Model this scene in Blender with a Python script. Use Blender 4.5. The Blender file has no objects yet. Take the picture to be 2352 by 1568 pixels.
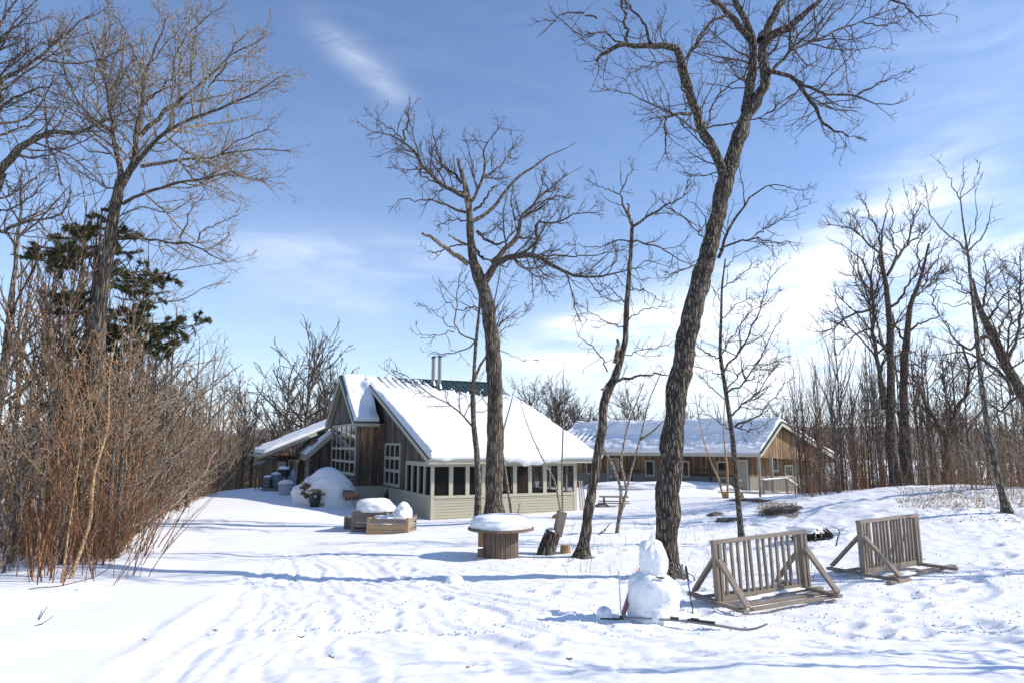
import bpy, math, random
import numpy as np
from mathutils import Vector, Matrix
S = bpy.context.scene
COL = S.collection
R = math.radians
# ------------------------------------------------------------------ camera, world, sun, exposure
EYE = 1.75
FPX, CU, CV = 1568.0, 1176.0, 784.0          # focal length and centre in pixels of a 2352 x 1568 view
cam = bpy.data.cameras.new('camera')
cam.lens = 24; cam.sensor_width = 36; cam.clip_start = 0.05; cam.clip_end = 20000
camo = bpy.data.objects.new('camera', cam); COL.objects.link(camo)
CROT = (Matrix.Rotation(R(90 + 8.7), 3, 'X') @ Matrix.Rotation(R(0.2), 3, 'Z'))
camo.matrix_world = Matrix.Translation((0, 0, EYE)) @ CROT.to_4x4()
S.camera = camo
S.view_settings.view_transform = 'Standard'; S.view_settings.look = 'None'
S.view_settings.gamma = 1; S.view_settings.exposure = 0.36
SUN_AZ, SUN_EL = R(91), R(34.5)     # azimuth clockwise from +Y (to the right, a little behind the viewer)
SD = Vector((math.sin(SUN_AZ) * math.cos(SUN_EL), math.cos(SUN_AZ) * math.cos(SUN_EL), math.sin(SUN_EL)))
sun = bpy.data.lights.new('sun', 'SUN'); sun.energy = 4.2; sun.angle = R(0.53); sun.color = (1.0, 0.925, 0.82)
suno = bpy.data.objects.new('sun', sun); COL.objects.link(suno)
suno.rotation_euler = SD.to_track_quat('Z', 'Y').to_euler()

def ray(u, v):
    return CROT @ Vector(((u - CU) / FPX, -(v - CV) / FPX, -1))
def at(u, v, Y):
    d = ray(u, v)
    return Vector((0, 0, EYE)) + d * (Y / d.y)

class NT:
    """tiny node helper"""
    def __init__(s, tree): s.t = tree; s.n = tree.nodes; s.l = tree.links
    def new(s, typ, **kw):
        nd = s.n.new(typ)
        for k, v in kw.items():
            if k == 'ins':
                for i, val in v.items():
                    if isinstance(val, bpy.types.NodeSocket): s.l.new(val, nd.inputs[i])
                    else: nd.inputs[i].default_value = val
            else: setattr(nd, k, v)
        return nd
    def m(s, op, a, b=0.0, c=None, clamp=False):
        nd = s.n.new('ShaderNodeMath'); nd.operation = op; nd.use_clamp = clamp
        for i, val in enumerate((a, b) if c is None else (a, b, c)):
            if isinstance(val, bpy.types.NodeSocket): s.l.new(val, nd.inputs[i])
            else: nd.inputs[i].default_value = val
        return nd.outputs[0]
    def mix(s, fac, a, b):
        nd = s.n.new('ShaderNodeMix'); nd.data_type = 'RGBA'
        for i, val in ((0, fac), (6, a), (7, b)):
            if isinstance(val, bpy.types.NodeSocket): s.l.new(val, nd.inputs[i])
            else: nd.inputs[i].default_value = val if i == 0 else (*val, 1)[:4]
        return nd.outputs[2]
    def map(s, vec, scale=(1, 1, 1), loc=(0, 0, 0), rot=(0, 0, 0)):
        return s.new('ShaderNodeMapping', ins={0: vec, 1: loc, 2: rot, 3: scale}).outputs[0]
    def noise(s, vec, scale, detail=4, rough=0.55, dist=0.0):
        return s.new('ShaderNodeTexNoise', ins={'Vector': vec, 'Scale': scale, 'Detail': detail, 'Roughness': rough, 'Distortion': dist}).outputs[0]
    def ramp(s, fac, stops):
        nd = s.n.new('ShaderNodeValToRGB'); s.l.new(fac, nd.inputs[0]); e = nd.color_ramp.elements
        while len(e) < len(stops): e.new(0.5)
        for q, (p, c) in zip(e, stops):
            q.position = p; q.color = (*c, 1) if isinstance(c, tuple) else (c, c, c, 1)
        return nd.outputs[0]
    def smooth(s, x, lo, hi):
        nd = s.n.new('ShaderNodeMapRange'); nd.interpolation_type = 'SMOOTHSTEP'
        s.l.new(x, nd.inputs[0]); nd.inputs[1].default_value = lo; nd.inputs[2].default_value = hi
        return nd.outputs[0]

world = bpy.data.worlds.new('World'); S.world = world; world.use_nodes = True
W = NT(world.node_tree); W.n.clear()
sky = W.new('ShaderNodeTexSky', sky_type='NISHITA', sun_disc=False, sun_elevation=SUN_EL, sun_rotation=SUN_AZ,
            altitude=600, air_density=1.0, dust_density=0.25, ozone_density=2.6)
tc = W.new('ShaderNodeTexCoord').outputs['Generated']
sep = W.new('ShaderNodeSeparateXYZ', ins={0: tc})
az = W.m('ARCTAN2', sep.outputs[0], sep.outputs[1]); el = W.m('ARCSINE', sep.outputs[2])
def azel(u, v):
    d = ray(u, v).normalized(); return math.atan2(d.x, d.y), math.asin(d.z)
def blob(p, q, wid, amp):
    """a soft streak in the sky from p to q (directions), wid in radians"""
    (a0, e0), (a1, e1) = azel(*p), azel(*q)
    L = math.hypot(a1 - a0, e1 - e0); ux, uy = (a1 - a0) / L, (e1 - e0) / L
    cx, cy = (a0 + a1) / 2, (e0 + e1) / 2
    dx = W.m('SUBTRACT', az, cx); dy = W.m('SUBTRACT', el, cy)
    s_ = W.m('ADD', W.m('MULTIPLY', dx, ux / (L / 2)), W.m('MULTIPLY', dy, uy / (L / 2)))
    t_ = W.m('ADD', W.m('MULTIPLY', dx, -uy / wid), W.m('MULTIPLY', dy, ux / wid))
    r2 = W.m('ADD', W.m('POWER', W.m('ABSOLUTE', s_), 3.0), W.m('MULTIPLY', t_, t_))
    return W.m('MULTIPLY', W.m('EXPONENT', W.m('MULTIPLY', r2, -1.0)), amp)
cl = None
for b in (((1640, 800), (2240, 400), 0.055, 1.05), ((1150, 850), (1800, 640), 0.042, 0.95), ((1700, 830), (2500, 760), 0.07, 0.75),
          ((720, 60), (935, 230), 0.020, 0.33), ((500, 560), (1080, 600), 0.03, 0.35), ((1250, 745), (1420, 742), 0.012, 0.8),
          ((2000, 250), (2500, 20), 0.09, 0.14), ((1300, 900), (1900, 860), 0.05, 0.75), ((560, 650), (900, 700), 0.03, 0.22),
          ((2150, 640), (2500, 520), 0.04, 0.6)):
    x = blob(*b); cl = x if cl is None else W.m('ADD', cl, x)
cvec = W.new('ShaderNodeCombineXYZ', ins={0: az, 1: el, 2: 0.0}).outputs[0]
st = W.map(cvec, scale=(5, 19, 1), rot=(0, 0, R(-22)))
n1 = W.noise(st, 1.5, 8, 0.58, 0.7)
n2 = W.noise(W.map(cvec, scale=(14, 55, 1), rot=(0, 0, R(-25))), 1.0, 6, 0.62, 0.5)
nn = W.m('ADD', W.m('MULTIPLY', n1, 0.85), W.m('MULTIPLY', n2, 0.24))
cm = W.m('MULTIPLY', cl, W.smooth(nn, 0.22, 0.86))
veil = W.m('MULTIPLY', W.smooth(n1, 0.3, 1.0), 0.05)
hz = W.m('MULTIPLY', W.m('EXPONENT', W.m('MULTIPLY', W.m('MAXIMUM', el, 0.0), -8.0)), 0.5)
cf = W.m('MINIMUM', W.m('ADD', W.m('ADD', W.m('MULTIPLY', cm, 1.15), veil), hz), 0.97)
skc = W.new('ShaderNodeVectorMath', operation='MULTIPLY', ins={0: sky.outputs[0], 1: (0.93, 1.02, 1.15)}).outputs[0]
col = W.mix(cf, skc, (7.6, 7.9, 8.6))
bg = W.new('ShaderNodeBackground', ins={0: col, 1: 0.137})
W.new('ShaderNodeOutputWorld', ins={0: bg.outputs[0]})

# ------------------------------------------------------------------ materials
def nmat(name):
    m = bpy.data.materials.new(name); m.use_nodes = True
    T = NT(m.node_tree); T.n.clear()
    p = T.new('ShaderNodeBsdfPrincipled'); T.new('ShaderNodeOutputMaterial', ins={0: p.outputs[0]})
    T.p = p; T.obj = T.new('ShaderNodeTexCoord').outputs['Object']
    return m, T
def bump(T, h, strength=0.5, dist=0.02):
    b = T.new('ShaderNodeBump', ins={'Height': h, 'Strength': strength, 'Distance': dist}); T.l.new(b.outputs[0], T.p.inputs['Normal'])
def plain(name, c, rough=0.6, metal=0.0, var=0.25, scale=6, bmp=0.2):
    m, T = nmat(name)
    n = T.noise(T.obj, scale, 5, 0.6)
    T.l.new(T.mix(n, tuple(x * (1 - var) for x in c), tuple(min(1, x * (1 + var)) for x in c)), T.p.inputs['Base Color'])
    T.p.inputs['Roughness'].default_value = rough; T.p.inputs['Metallic'].default_value = metal
    if bmp: bump(T, T.noise(T.obj, scale * 6, 4), bmp, 0.01)
    return m
def snow_mat(name, detail=1.0):
    m, T = nmat(name)
    n = T.noise(T.obj, 1.3, 4, 0.5)
    T.l.new(T.mix(n, (0.85, 0.855, 0.865), (0.91, 0.91, 0.91)), T.p.inputs['Base Color'])
    T.p.inputs['Roughness'].default_value = 0.75
    T.p.inputs['Specular IOR Level'].default_value = 0.25
    h = T.m('ADD', T.m('MULTIPLY', T.noise(T.obj, 14, 5, 0.6), 0.6), T.m('MULTIPLY', T.noise(T.obj, 70, 3, 0.6), 0.25))
    bump(T, h, 0.3 * detail, 0.02)
    return m
def bark(name, dark, light, zs=0.28, scale=22, strength=1.0, dist=0.03, patch=None):
    m, T = nmat(name)
    v = T.map(T.obj, scale=(1, 1, zs))
    wob = T.new('ShaderNodeVectorMath', operation='ADD', ins={0: v, 1: T.new('ShaderNodeVectorMath', operation='SCALE', ins={0: T.new('ShaderNodeTexNoise', ins={'Vector': v, 'Scale': 9.0, 'Detail': 3.0}).outputs[1], 3: 0.09}).outputs[0]}).outputs[0]
    vo = T.new('ShaderNodeTexVoronoi', feature='DISTANCE_TO_EDGE', ins={'Vector': wob, 'Scale': float(scale)}).outputs[0]
    n = T.noise(v, scale * 1.6, 6, 0.65)
    f = T.m('ADD', T.m('MULTIPLY', T.smooth(vo, 0.0, 0.28), 0.65), T.m('MULTIPLY', n, 0.5))
    c = T.ramp(f, [(0.2, tuple(x * 0.55 for x in dark)), (0.5, dark), (0.95, light)])
    if patch:
        c = T.mix(T.smooth(T.noise(T.obj, 2.2, 4, 0.6), 0.55, 0.72), c, patch)
    T.l.new(c, T.p.inputs['Base Color']); T.p.inputs['Roughness'].default_value = 0.9
    T.p.inputs['Specular IOR Level'].default_value = 0.15
    bump(T, f, strength, dist)
    return m
def boards(name, cols, width=0.14, strength=0.6, zfade=None):
    """vertical boards; x+y runs along either wall because walls are axis aligned in the building's own frame"""
    m, T = nmat(name)
    sp = T.new('ShaderNodeSeparateXYZ', ins={0: T.obj})
    a = T.m('DIVIDE', T.m('ADD', sp.outputs[0], sp.outputs[1]), width)
    idn = T.m('FLOOR', a); fr = T.m('SUBTRACT', a, idn)
    wn = T.new('ShaderNodeTexWhiteNoise', noise_dimensions='1D', ins={'W': idn}).outputs[0]
    v = T.map(T.obj, scale=(16, 16, 0.9))
    off = T.new('ShaderNodeCombineXYZ', ins={2: T.m('MULTIPLY', wn, 37.0)}).outputs[0]
    vv = T.new('ShaderNodeVectorMath', operation='ADD', ins={0: v, 1: off}).outputs[0]
    n = T.noise(vv, 1.0, 6, 0.65); big = T.noise(T.obj, 0.7, 4, 0.6)
    f = T.m('ADD', T.m('ADD', T.m('MULTIPLY', T.smooth(n, .25, .75), 0.6), T.m('MULTIPLY', wn, 0.4)), T.m('MULTIPLY', T.m('SUBTRACT', big, 0.5), 0.7))
    if zfade:   # weathering: the sheltered top keeps its colour
        zz = T.smooth(sp.outputs[2], *zfade); f = T.m('ADD', f, T.m('MULTIPLY', zz, 0.35))
    c = T.ramp(f, [(0.2 + 0.75 * i / (len(cols) - 1), k) for i, k in enumerate(cols)])
    gap = T.m('MULTIPLY', T.smooth(fr, 0.0, 0.07), T.smooth(T.m('SUBTRACT', 1.0, fr), 0.0, 0.05))
    T.l.new(T.mix(gap, (0.02, 0.016, 0.012), c), T.p.inputs['Base Color'])
    T.p.inputs['Roughness'].default_value = 0.85
    bump(T, T.m('ADD', gap, T.m('MULTIPLY', n, 0.25)), strength, 0.015)
    return m
def plank(name, cols, axis=0, scale=3.0):
    m, T = nmat(name)
    sc = [14, 14, 14]; sc[axis] = 0.8
    inf = T.new('ShaderNodeObjectInfo').outputs['Random']
    v = T.new('ShaderNodeVectorMath', operation='ADD', ins={0: T.map(T.obj, scale=tuple(sc)), 1: T.new('ShaderNodeCombineXYZ', ins={axis: T.m('MULTIPLY', inf, 30)}).outputs[0]}).outputs[0]
    n = T.noise(v, scale, 6, 0.7, 0.6)
    f = T.m('ADD', T.m('MULTIPLY', n, 0.8), T.m('MULTIPLY', T.noise(T.obj, 3.0, 3), 0.35))
    T.l.new(T.ramp(f, [(0.28 + 0.5 * i / (len(cols) - 1), k) for i, k in enumerate(cols)]), T.p.inputs['Base Color'])
    T.p.inputs['Roughness'].default_value = 0.85
    bump(T, n, 0.5, 0.008)
    return m
M = {}
M['snow'] = snow_mat('snow'); M['snow_soft'] = snow_mat('settled_snow', 0.45); 
def packed():
    m, T = nmat('packed_snow')
    T.l.new(T.mix(T.noise(T.obj, 5, 4), (0.83, 0.84, 0.855), (0.90, 0.905, 0.91)), T.p.inputs['Base Color'])
    T.p.inputs['Roughness'].default_value = 0.6
    T.p.inputs['Subsurface Weight'].default_value = 0.35; T.p.inputs['Subsurface Radius'].default_value = (0.04, 0.05, 0.06); T.p.inputs['Subsurface Scale'].default_value = 1.0
    bump(T, T.m('ADD', T.noise(T.obj, 9, 5, 0.6), T.m('MULTIPLY', T.noise(T.obj, 45, 4, 0.6), 0.3)), 0.6, 0.04)
    return m
M['packed'] = packed()
M['oak_bark'] = bark('oak_bark', (0.07, 0.056, 0.045), (0.27, 0.225, 0.18), 0.13, 24, 1.0, 0.05, (0.17, 0.165, 0.145))
M['maple_bark'] = bark('maple_bark', (0.078, 0.062, 0.049), (0.25, 0.205, 0.16), 0.1, 20, 1.0, 0.04, (0.20, 0.19, 0.165))
M['twig'] = bark('twig_bark', (0.065, 0.050, 0.040), (0.22, 0.17, 0.135), 0.4, 20, 0.4, 0.01)
M['dead'] = bark('dead_wood', (0.15, 0.11, 0.08), (0.42, 0.36, 0.29), 0.12, 16, 0.7, 0.02)
M['pale_twig'] = bark('pale_twig', (0.20, 0.155, 0.115), (0.44, 0.37, 0.29), 0.4, 18, 0.4, 0.01)
M['red_twig'] = bark('red_twig', (0.17, 0.075, 0.038), (0.38, 0.19, 0.10), 0.5, 18, 0.3, 0.01)
M['brown_twig'] = bark('brown_twig', (0.17, 0.105, 0.066), (0.40, 0.27, 0.17), 0.5, 18, 0.3, 0.01)
M['tan_twig'] = bark('tan_twig', (0.26, 0.165, 0.09), (0.50, 0.34, 0.20), 0.5, 18, 0.3, 0.01)
M['birch'] = bark('golden_birch_bark', (0.42, 0.25, 0.12), (0.62, 0.44, 0.27), 3.5, 9, 0.4, 0.01)
M['grey_bark'] = bark('grey_bark', (0.10, 0.085, 0.07), (0.28, 0.24, 0.20), 0.25, 20, 0.8, 0.03)
M['leaf'] = plain('dead_leaf', (0.42, 0.22, 0.09), 0.8, 0, 0.5, 3, 0)
M['needle'] = plain('spruce_needles', (0.065, 0.066, 0.02), 0.7, 0, 0.5, 2, 0)
M['grass'] = plain('dry_grass', (0.32, 0.23, 0.13), 0.9, 0, 0.4, 5, 0)
M['rock'] = plain('rock', (0.16, 0.13, 0.10), 0.9, 0, 0.5, 3, 0.8)
M['grey_boards'] = boards('weathered_boards', [(0.025, 0.019, 0.016), (0.085, 0.065, 0.052), (0.17, 0.135, 0.105), (0.36, 0.29, 0.225)])
M['brown_boards'] = boards('brown_boards', [(0.025, 0.018, 0.014), (0.085, 0.060, 0.044), (0.21, 0.13, 0.075), (0.50, 0.30, 0.14)], zfade=(2.4, 4.3))
M['orange_boards'] = boards('orange_boards', [(0.06, 0.035, 0.02), (0.17, 0.10, 0.05), (0.34, 0.205, 0.10), (0.52, 0.36, 0.21)], 0.17)
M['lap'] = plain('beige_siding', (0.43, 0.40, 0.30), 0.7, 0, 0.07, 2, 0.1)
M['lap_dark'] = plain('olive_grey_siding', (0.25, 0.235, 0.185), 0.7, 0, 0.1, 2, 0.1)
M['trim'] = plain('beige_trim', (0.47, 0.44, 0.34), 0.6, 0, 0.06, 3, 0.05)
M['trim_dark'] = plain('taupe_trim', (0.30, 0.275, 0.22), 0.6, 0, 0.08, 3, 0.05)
M['green'] = plain('green_metal_roof', (0.014, 0.038, 0.030), 0.5, 0.0, 0.2, 2, 0.03)
M['steel'] = plain('stainless_flue', (0.30, 0.29, 0.29), 0.32, 1.0, 0.1, 4, 0)
M['black'] = plain('black_plastic', (0.018, 0.018, 0.02), 0.45, 0, 0.3, 4, 0.05)
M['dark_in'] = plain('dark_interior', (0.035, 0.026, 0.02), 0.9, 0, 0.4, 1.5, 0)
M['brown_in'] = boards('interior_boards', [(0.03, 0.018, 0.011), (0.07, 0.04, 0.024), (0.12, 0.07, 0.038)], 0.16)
M['grey_plastic'] = plain('grey_plastic', (0.35, 0.38, 0.42), 0.5, 0, 0.15, 3, 0.05)
M['blue_steel'] = plain('blue_grey_steel', (0.16, 0.22, 0.27), 0.5, 0.3, 0.3, 3, 0.05)
M['red'] = plain('red_paint', (0.42, 0.03, 0.025), 0.45, 0, 0.1, 5, 0)
M['white'] = plain('white_paint', (0.75, 0.75, 0.74), 0.4, 0, 0.04, 5, 0)
M['blue'] = plain('blue_paint', (0.02, 0.10, 0.5), 0.35, 0, 0.1, 5, 0)
M['ski_grey'] = plain('grey_ski_base', (0.22, 0.21, 0.21), 0.35, 0, 0.25, 6, 0)
M['alu'] = plain('brushed_aluminium', (0.42, 0.42, 0.44), 0.35, 0.8, 0.1, 6, 0)
M['rack_wood'] = plank('grey_lumber', [(0.10, 0.078, 0.058), (0.22, 0.175, 0.135), (0.34, 0.28, 0.22)], 2)
M['rack_wood_x'] = plank('grey_lumber_beam', [(0.10, 0.078, 0.058), (0.23, 0.185, 0.14), (0.36, 0.295, 0.23)], 0)
M['box_wood'] = plank('grey_box_plank', [(0.09, 0.075, 0.06), (0.20, 0.165, 0.13), (0.32, 0.26, 0.20)], 0)
M['new_wood'] = plank('yellow_box_plank', [(0.20, 0.12, 0.055), (0.38, 0.25, 0.125), (0.52, 0.36, 0.20)], 0)
M['spool_wood'] = plank('spool_stave', [(0.035, 0.026, 0.02), (0.12, 0.085, 0.06), (0.26, 0.20, 0.15)], 2)
M['log_end'] = plain('split_log', (0.36, 0.22, 0.11), 0.9, 0, 0.5, 9, 0.4)
def glass(name, c=(0.02, 0.022, 0.025), rough=0.05):
    m, T = nmat(name); T.p.inputs['Base Color'].default_value = (*c, 1); T.p.inputs['Roughness'].default_value = rough
    T.p.inputs['Specular IOR Level'].default_value = 0.9; return m
M['glass'] = glass('window_glass')
def screen():
    m = bpy.data.materials.new('insect_screen'); m.use_nodes = True; T = NT(m.node_tree); T.n.clear()
    a = T.new('ShaderNodeBsdfTransparent'); b = T.new('ShaderNodeBsdfDiffuse', ins={0: (0.03, 0.03, 0.03, 1)})
    mx = T.new('ShaderNodeMixShader', ins={0: 0.35, 1: a.outputs[0], 2: b.outputs[0]}); T.new('ShaderNodeOutputMaterial', ins={0: mx.outputs[0]})
    return m
M['screen'] = screen()

# ------------------------------------------------------------------ numeric helpers
def vnoise(x, y, seed=0):
    """smooth value noise, vectorised, about -1..1"""
    xi = np.floor(x).astype(np.int64); yi = np.floor(y).astype(np.int64); fx = x - xi; fy = y - yi
    def h(a, b):
        n = (a * 374761393 + b * 668265263 + seed * 2147483647) & 0xFFFFFFFF
        n = ((n ^ (n >> 13)) * 1274126177) & 0xFFFFFFFF
        return ((n ^ (n >> 16)) & 0xFFFF) / 32767.5 - 1
    sx = fx * fx * fx * (fx * (fx * 6 - 15) + 10); sy = fy * fy * fy * (fy * (fy * 6 - 15) + 10)
    a = h(xi, yi); b = h(xi + 1, yi); c = h(xi, yi + 1); d = h(xi + 1, yi + 1)
    return (a + (b - a) * sx) * (1 - sy) + (c + (d - c) * sx) * sy
def fbm(x, y, seed=0, oct=4, gain=0.5):
    t = 0; a = 1.0; f = 1.0
    for i in range(oct):
        t = t + a * vnoise(x * f + i * 17.3, y * f - i * 9.1, seed + i); a *= gain; f *= 2.03
    return t
def sm(x, a, b):
    t = np.clip((x - a) / (b - a), 0, 1); return t * t * (3 - 2 * t)

# ground control points: pixel + distance of places whose depth is known from the sizes of things on them
GP = [(-200, 1575, 5.6), (500, 1568, 5.6), (1176, 1568, 5.6), (1800, 1565, 5.6), (2500, 1555, 5.7),
      (0, 1345, 11), (260, 1300, 13), (-100, 1262, 17), (150, 1240, 18), (400, 1172, 27), (420, 1160, 31), (600, 1118, 38), (520, 1135, 36), (300, 1175, 27),
      (700, 1270, 15.5), (500, 1330, 12), (900, 1400, 9.5), (1176, 1420, 8.9), (1500, 1422, 8.9), (900, 1300, 14),
      (870, 1227, 19.6), (1150, 1272, 15), (1260, 1270, 15.5), (1338, 1279, 15), (1535, 1322, 12.5), (1135, 1197, 22), (700, 1180, 27),
      (990, 1192, 28), (1316, 1171, 30.9), (860, 1147, 34.7), (760, 1130, 37), (640, 1120, 39),
      (1650, 1385, 10), (1858, 1352, 10.6), (1984, 1320, 11.4), (2117, 1295, 12.3), (1750, 1425, 8.9), (2352, 1400, 9),
      (1700, 1242, 17), (1420, 1226, 19), (1410, 1162, 36), (1600, 1118, 43), (1440, 1116, 47), (1340, 1115, 49), (1730, 1134, 41.5), (1870, 1200, 18.5),
      (1750, 1142, 31), (1900, 1129, 27), (2050, 1121, 24), (2150, 1117, 22), (2352, 1172, 16.5), (2500, 1200, 15), (2250, 1140, 19.5), (1600, 1180, 26), (1800, 1170, 22), (1980, 1180, 18)]
cp = [tuple(at(*g)) for g in GP]
cp += [(0, 0, 0.05), (-6, 2, 0.1), (8, 2, 0.1), (-14, 8, -0.1), (14, 6, 0.25), (-25, 25, -0.9), (-20, 45, -1.8), (0, 62, -2.2), (25, 60, -3.2), (20, 33, -0.9), (24, 22, -0.3), (34, 24, -1.8), (16, 44, -0.95), (22, 50, -1.6), (-35, 30, -2.2), (-30, 12, -0.9), (40, 40, -4), (30, 8, 0.3), (-14, 52, -2.8), (-8, 42, -0.7)]
cp = np.array(cp)
def tps_fit(p, lam=0.02):
    n = len(p); d = np.hypot(p[:, None, 0] - p[None, :, 0], p[:, None, 1] - p[None, :, 1])
    K = np.where(d > 0, d * d * np.log(d + 1e-9), 0) + lam * np.eye(n)
    P = np.c_[np.ones(n), p[:, :2]]; A = np.zeros((n + 3, n + 3)); A[:n, :n] = K; A[:n, n:] = P; A[n:, :n] = P.T
    return np.linalg.solve(A, np.r_[p[:, 2], 0, 0, 0])
TW = tps_fit(cp)
def tps(x, y):
    x = np.asarray(x, float); y = np.asarray(y, float); out = TW[-3] + TW[-2] * x + TW[-1] * y
    for i in range(len(cp)):
        d2 = (x - cp[i, 0]) ** 2 + (y - cp[i, 1]) ** 2
        out = out + TW[i] * 0.5 * d2 * np.log(d2 + 1e-12)
    return out
def base_h(x, y):
    x = np.asarray(x, float); y = np.asarray(y, float)
    r = np.hypot(x, y - 20)
    w = sm(r, 34, 75)
    far = -3.0 - 22 * sm(r, 50, 260) + 3.5 * fbm(x / 60, y / 60, 5, 3)
    near = tps(np.clip(x, -60, 60), np.clip(y, -10, 80))
    return near * (1 - w) + far * w
def groundhit(u, v, y0=3, y1=70):
    d = ray(u, v); lo, hi = y0, y1
    for _ in range(3):
        ys_ = np.linspace(lo, hi, 40); k = ys_ / d.y; below = EYE + d.z * k <= base_h(d.x * k, ys_)
        if not below.any(): return at(u, v, y1)
        i = int(np.argmax(below)); lo, hi = ys_[max(i - 1, 0)], ys_[i]
    return at(u, v, (lo + hi) / 2)
def line_side(x, y, p, q):
    return ((q[0] - p[0]) * (y - p[1]) - (q[1] - p[1]) * (x - p[0])) / math.hypot(q[0] - p[0], q[1] - p[1])
EA, EB, EC = groundhit(225, 1566), groundhit(495, 1384), groundhit(640, 1262)
FAN = groundhit(660, 1235)
rngf = np.random.default_rng(4)
FEET = []
def trail(p, q, n, size=0.13):
    for i in range(n):
        t = (i + 0.5) / n; s = 0.13 if i % 2 else -0.13
        dx, dy = q[0] - p[0], q[1] - p[1]; L = math.hypot(dx, dy)
        FEET.append((p[0] + dx * t - dy / L * s + rngf.normal(0, 0.05), p[1] + dy * t + dx / L * s + rngf.normal(0, 0.05), size, 0.05, math.atan2(dy, dx)))
def gh(u, v): p = groundhit(u, v); return (p.x, p.y)
trail(gh(2200, 1330), gh(1950, 1440), 7); trail(gh(2330, 1250), gh(2240, 1340), 5); trail(gh(1960, 1250), gh(1700, 1190), 12); trail(gh(1450, 1330), gh(1180, 1365), 7); trail(gh(900, 1290), gh(1020, 1380), 6, .11); trail(gh(1010, 1330), gh(860, 1450), 6, .11); trail(gh(1700, 1470), gh(2100, 1440), 9, .12)
trail(gh(1250, 1300), gh(1500, 1240), 8); trail(gh(2250, 1420), gh(2340, 1500), 4, 0.17); trail(gh(1560, 1330), gh(1640, 1400), 5)
for _ in range(60):
    x, y = rngf.uniform(-3, 11), rngf.uniform(6, 26)
    FEET.append((x, y, rngf.uniform(0.08, 0.17), rngf.uniform(0.015, 0.05), rngf.uniform(0, 3)))
for _ in range(45):
    x, y = rngf.uniform(2, 15), rngf.uniform(13, 27)
    FEET.append((x, y, rngf.uniform(0.1, 0.3), rngf.uniform(0.02, 0.08), rngf.uniform(0, 3)))
def micro(x, y):
    """plough ledge, tyre and ski tracks, footprints, lumps"""
    e = line_side(x, y, (EA.x, EA.y), (EB.x, EB.y))
    inr = sm(-e + 0.10 * fbm(x * 1.3, y * 1.3, 31, 3), -0.12, 0.12)
    inr = np.maximum(inr, sm(x, 2.0, 5.0)) * (1 - sm(y, 13.5, 19) * (1 - sm(x, 1.0, 4.5)))
    near = 1 - sm(y, 22, 40)
    h = 0.05 * fbm(x / 3.1, y / 3.1, 3, 3) * near + 0.009 * fbm(x / 1.1, y / 1.1, 8, 3) * near
    h = h - 0.03 * inr * sm(y, 4.5, 6) * (1 - sm(y, 11, 15))
    # berm along the ploughed edge
    h = h + 0.06 * np.exp(-((e - 0.03) / 0.13) ** 2) * (1 - sm(y, 9.0, 12.5)) * (0.6 + 0.4 * fbm(x * 1.5, y * 1.5, 9, 2))
    # tracks fanning out from the path to the yard
    dx, dy = x - FAN.x, y - FAN.y; rr = np.hypot(dx, dy) + 0.3; an = np.arctan2(dx, -dy); an0 = an; an = an + .022 * fbm(x * .3, y * .3, 88, 2) + .012 * vnoise(x * 1.7, y * 1.7, 89)
    fan = np.exp(-((an - 0.42) / 0.48) ** 2) * inr * sm(rr, 1.5, 5) * (1 - sm(rr, 13, 17))
    h = h + fan * (0.013 * fbm(an * 13 + 0.5 * vnoise(rr * .8, an * 3, 2), rr * 0.3, 12, 3, .5) + 0.019 * (0.5 - np.abs(fbm(an * 42 + .3 * vnoise(rr, an, 5), rr * .4, 13, 3, .6))) - 0.024 * sm(vnoise(an * 62, rr * .22, 14), .3, .45) - 0.02 * sm(vnoise(an * 110, rr * .3, 19), .45, .6) + 0.012 * fbm(an * 120, rr * 2.2, 15, 2))
    # tyre tracks running across the foreground
    ty = y - (7.4 - 0.02 * (x - 1) ** 2 + 0.05 * x)
    band = np.exp(-(ty / 1.7) ** 4) * sm(x, -3.0, 0.5)
    h = h + band * (0.014 * fbm(x * 0.4, ty * 3.4, 21, 4, .6) + 0.012 * fbm(x * 1.5, ty * 9, 22, 3) - 0.018 * sm(vnoise(x * .3, ty * 5.5, 23), .35, .6))
    for k, (o, w) in enumerate(((-0.85, 0.11), (-0.5, 0.1), (0.55, 0.12), (0.95, 0.1))):
        t = np.exp(-((ty - o - 0.05 * np.sin(x * 0.7 + k)) / w) ** 2) * sm(x, -2.5, -0.5) * (0.55 + 0.45 * vnoise(x * 0.8, ty * 0 + k, 40))
        h = h - t * (0.03 + 0.014 * np.sin(x * 62 + k))
    # groomed lane that comes over the knoll on the right
    for o in (-0.5, 0.15, 0.8):
        d = line_side(x, y, (8.2 + o, 6.0), (12.6 + o, 17.5))
        h = h - 0.035 * np.exp(-(d / 0.09) ** 2) * sm(x, 5, 7.5) * (1 - sm(y, 19, 23))
    kn = sm(x, 2.5, 6) * sm(y, 12, 15) * (1 - sm(y, 30, 38))
    h = h + kn * (0.03 * fbm(x * 0.6, y * 1.0, 51, 4, 0.6) + 0.022 * fbm(x * 2.3 + y, y * 4.5, 53, 4, 0.65))
    gen = (0.35 + 0.65 * inr) * near
    h = h + gen * 0.005 * fbm(x * 2.6, y * 5.2, 61, 4, 0.6) * (0.4 + 0.6 * sm(vnoise(x * .6, y * .8, 66), -.3, .5)) + inr * near * (0.0075 * np.maximum(fbm(x * 9, y * 13, 71, 3, 0.6), -.1) ** 1 - 0.010 * sm(fbm(x * 6.2, y * 8, 75, 3), .35, .6))
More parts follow.
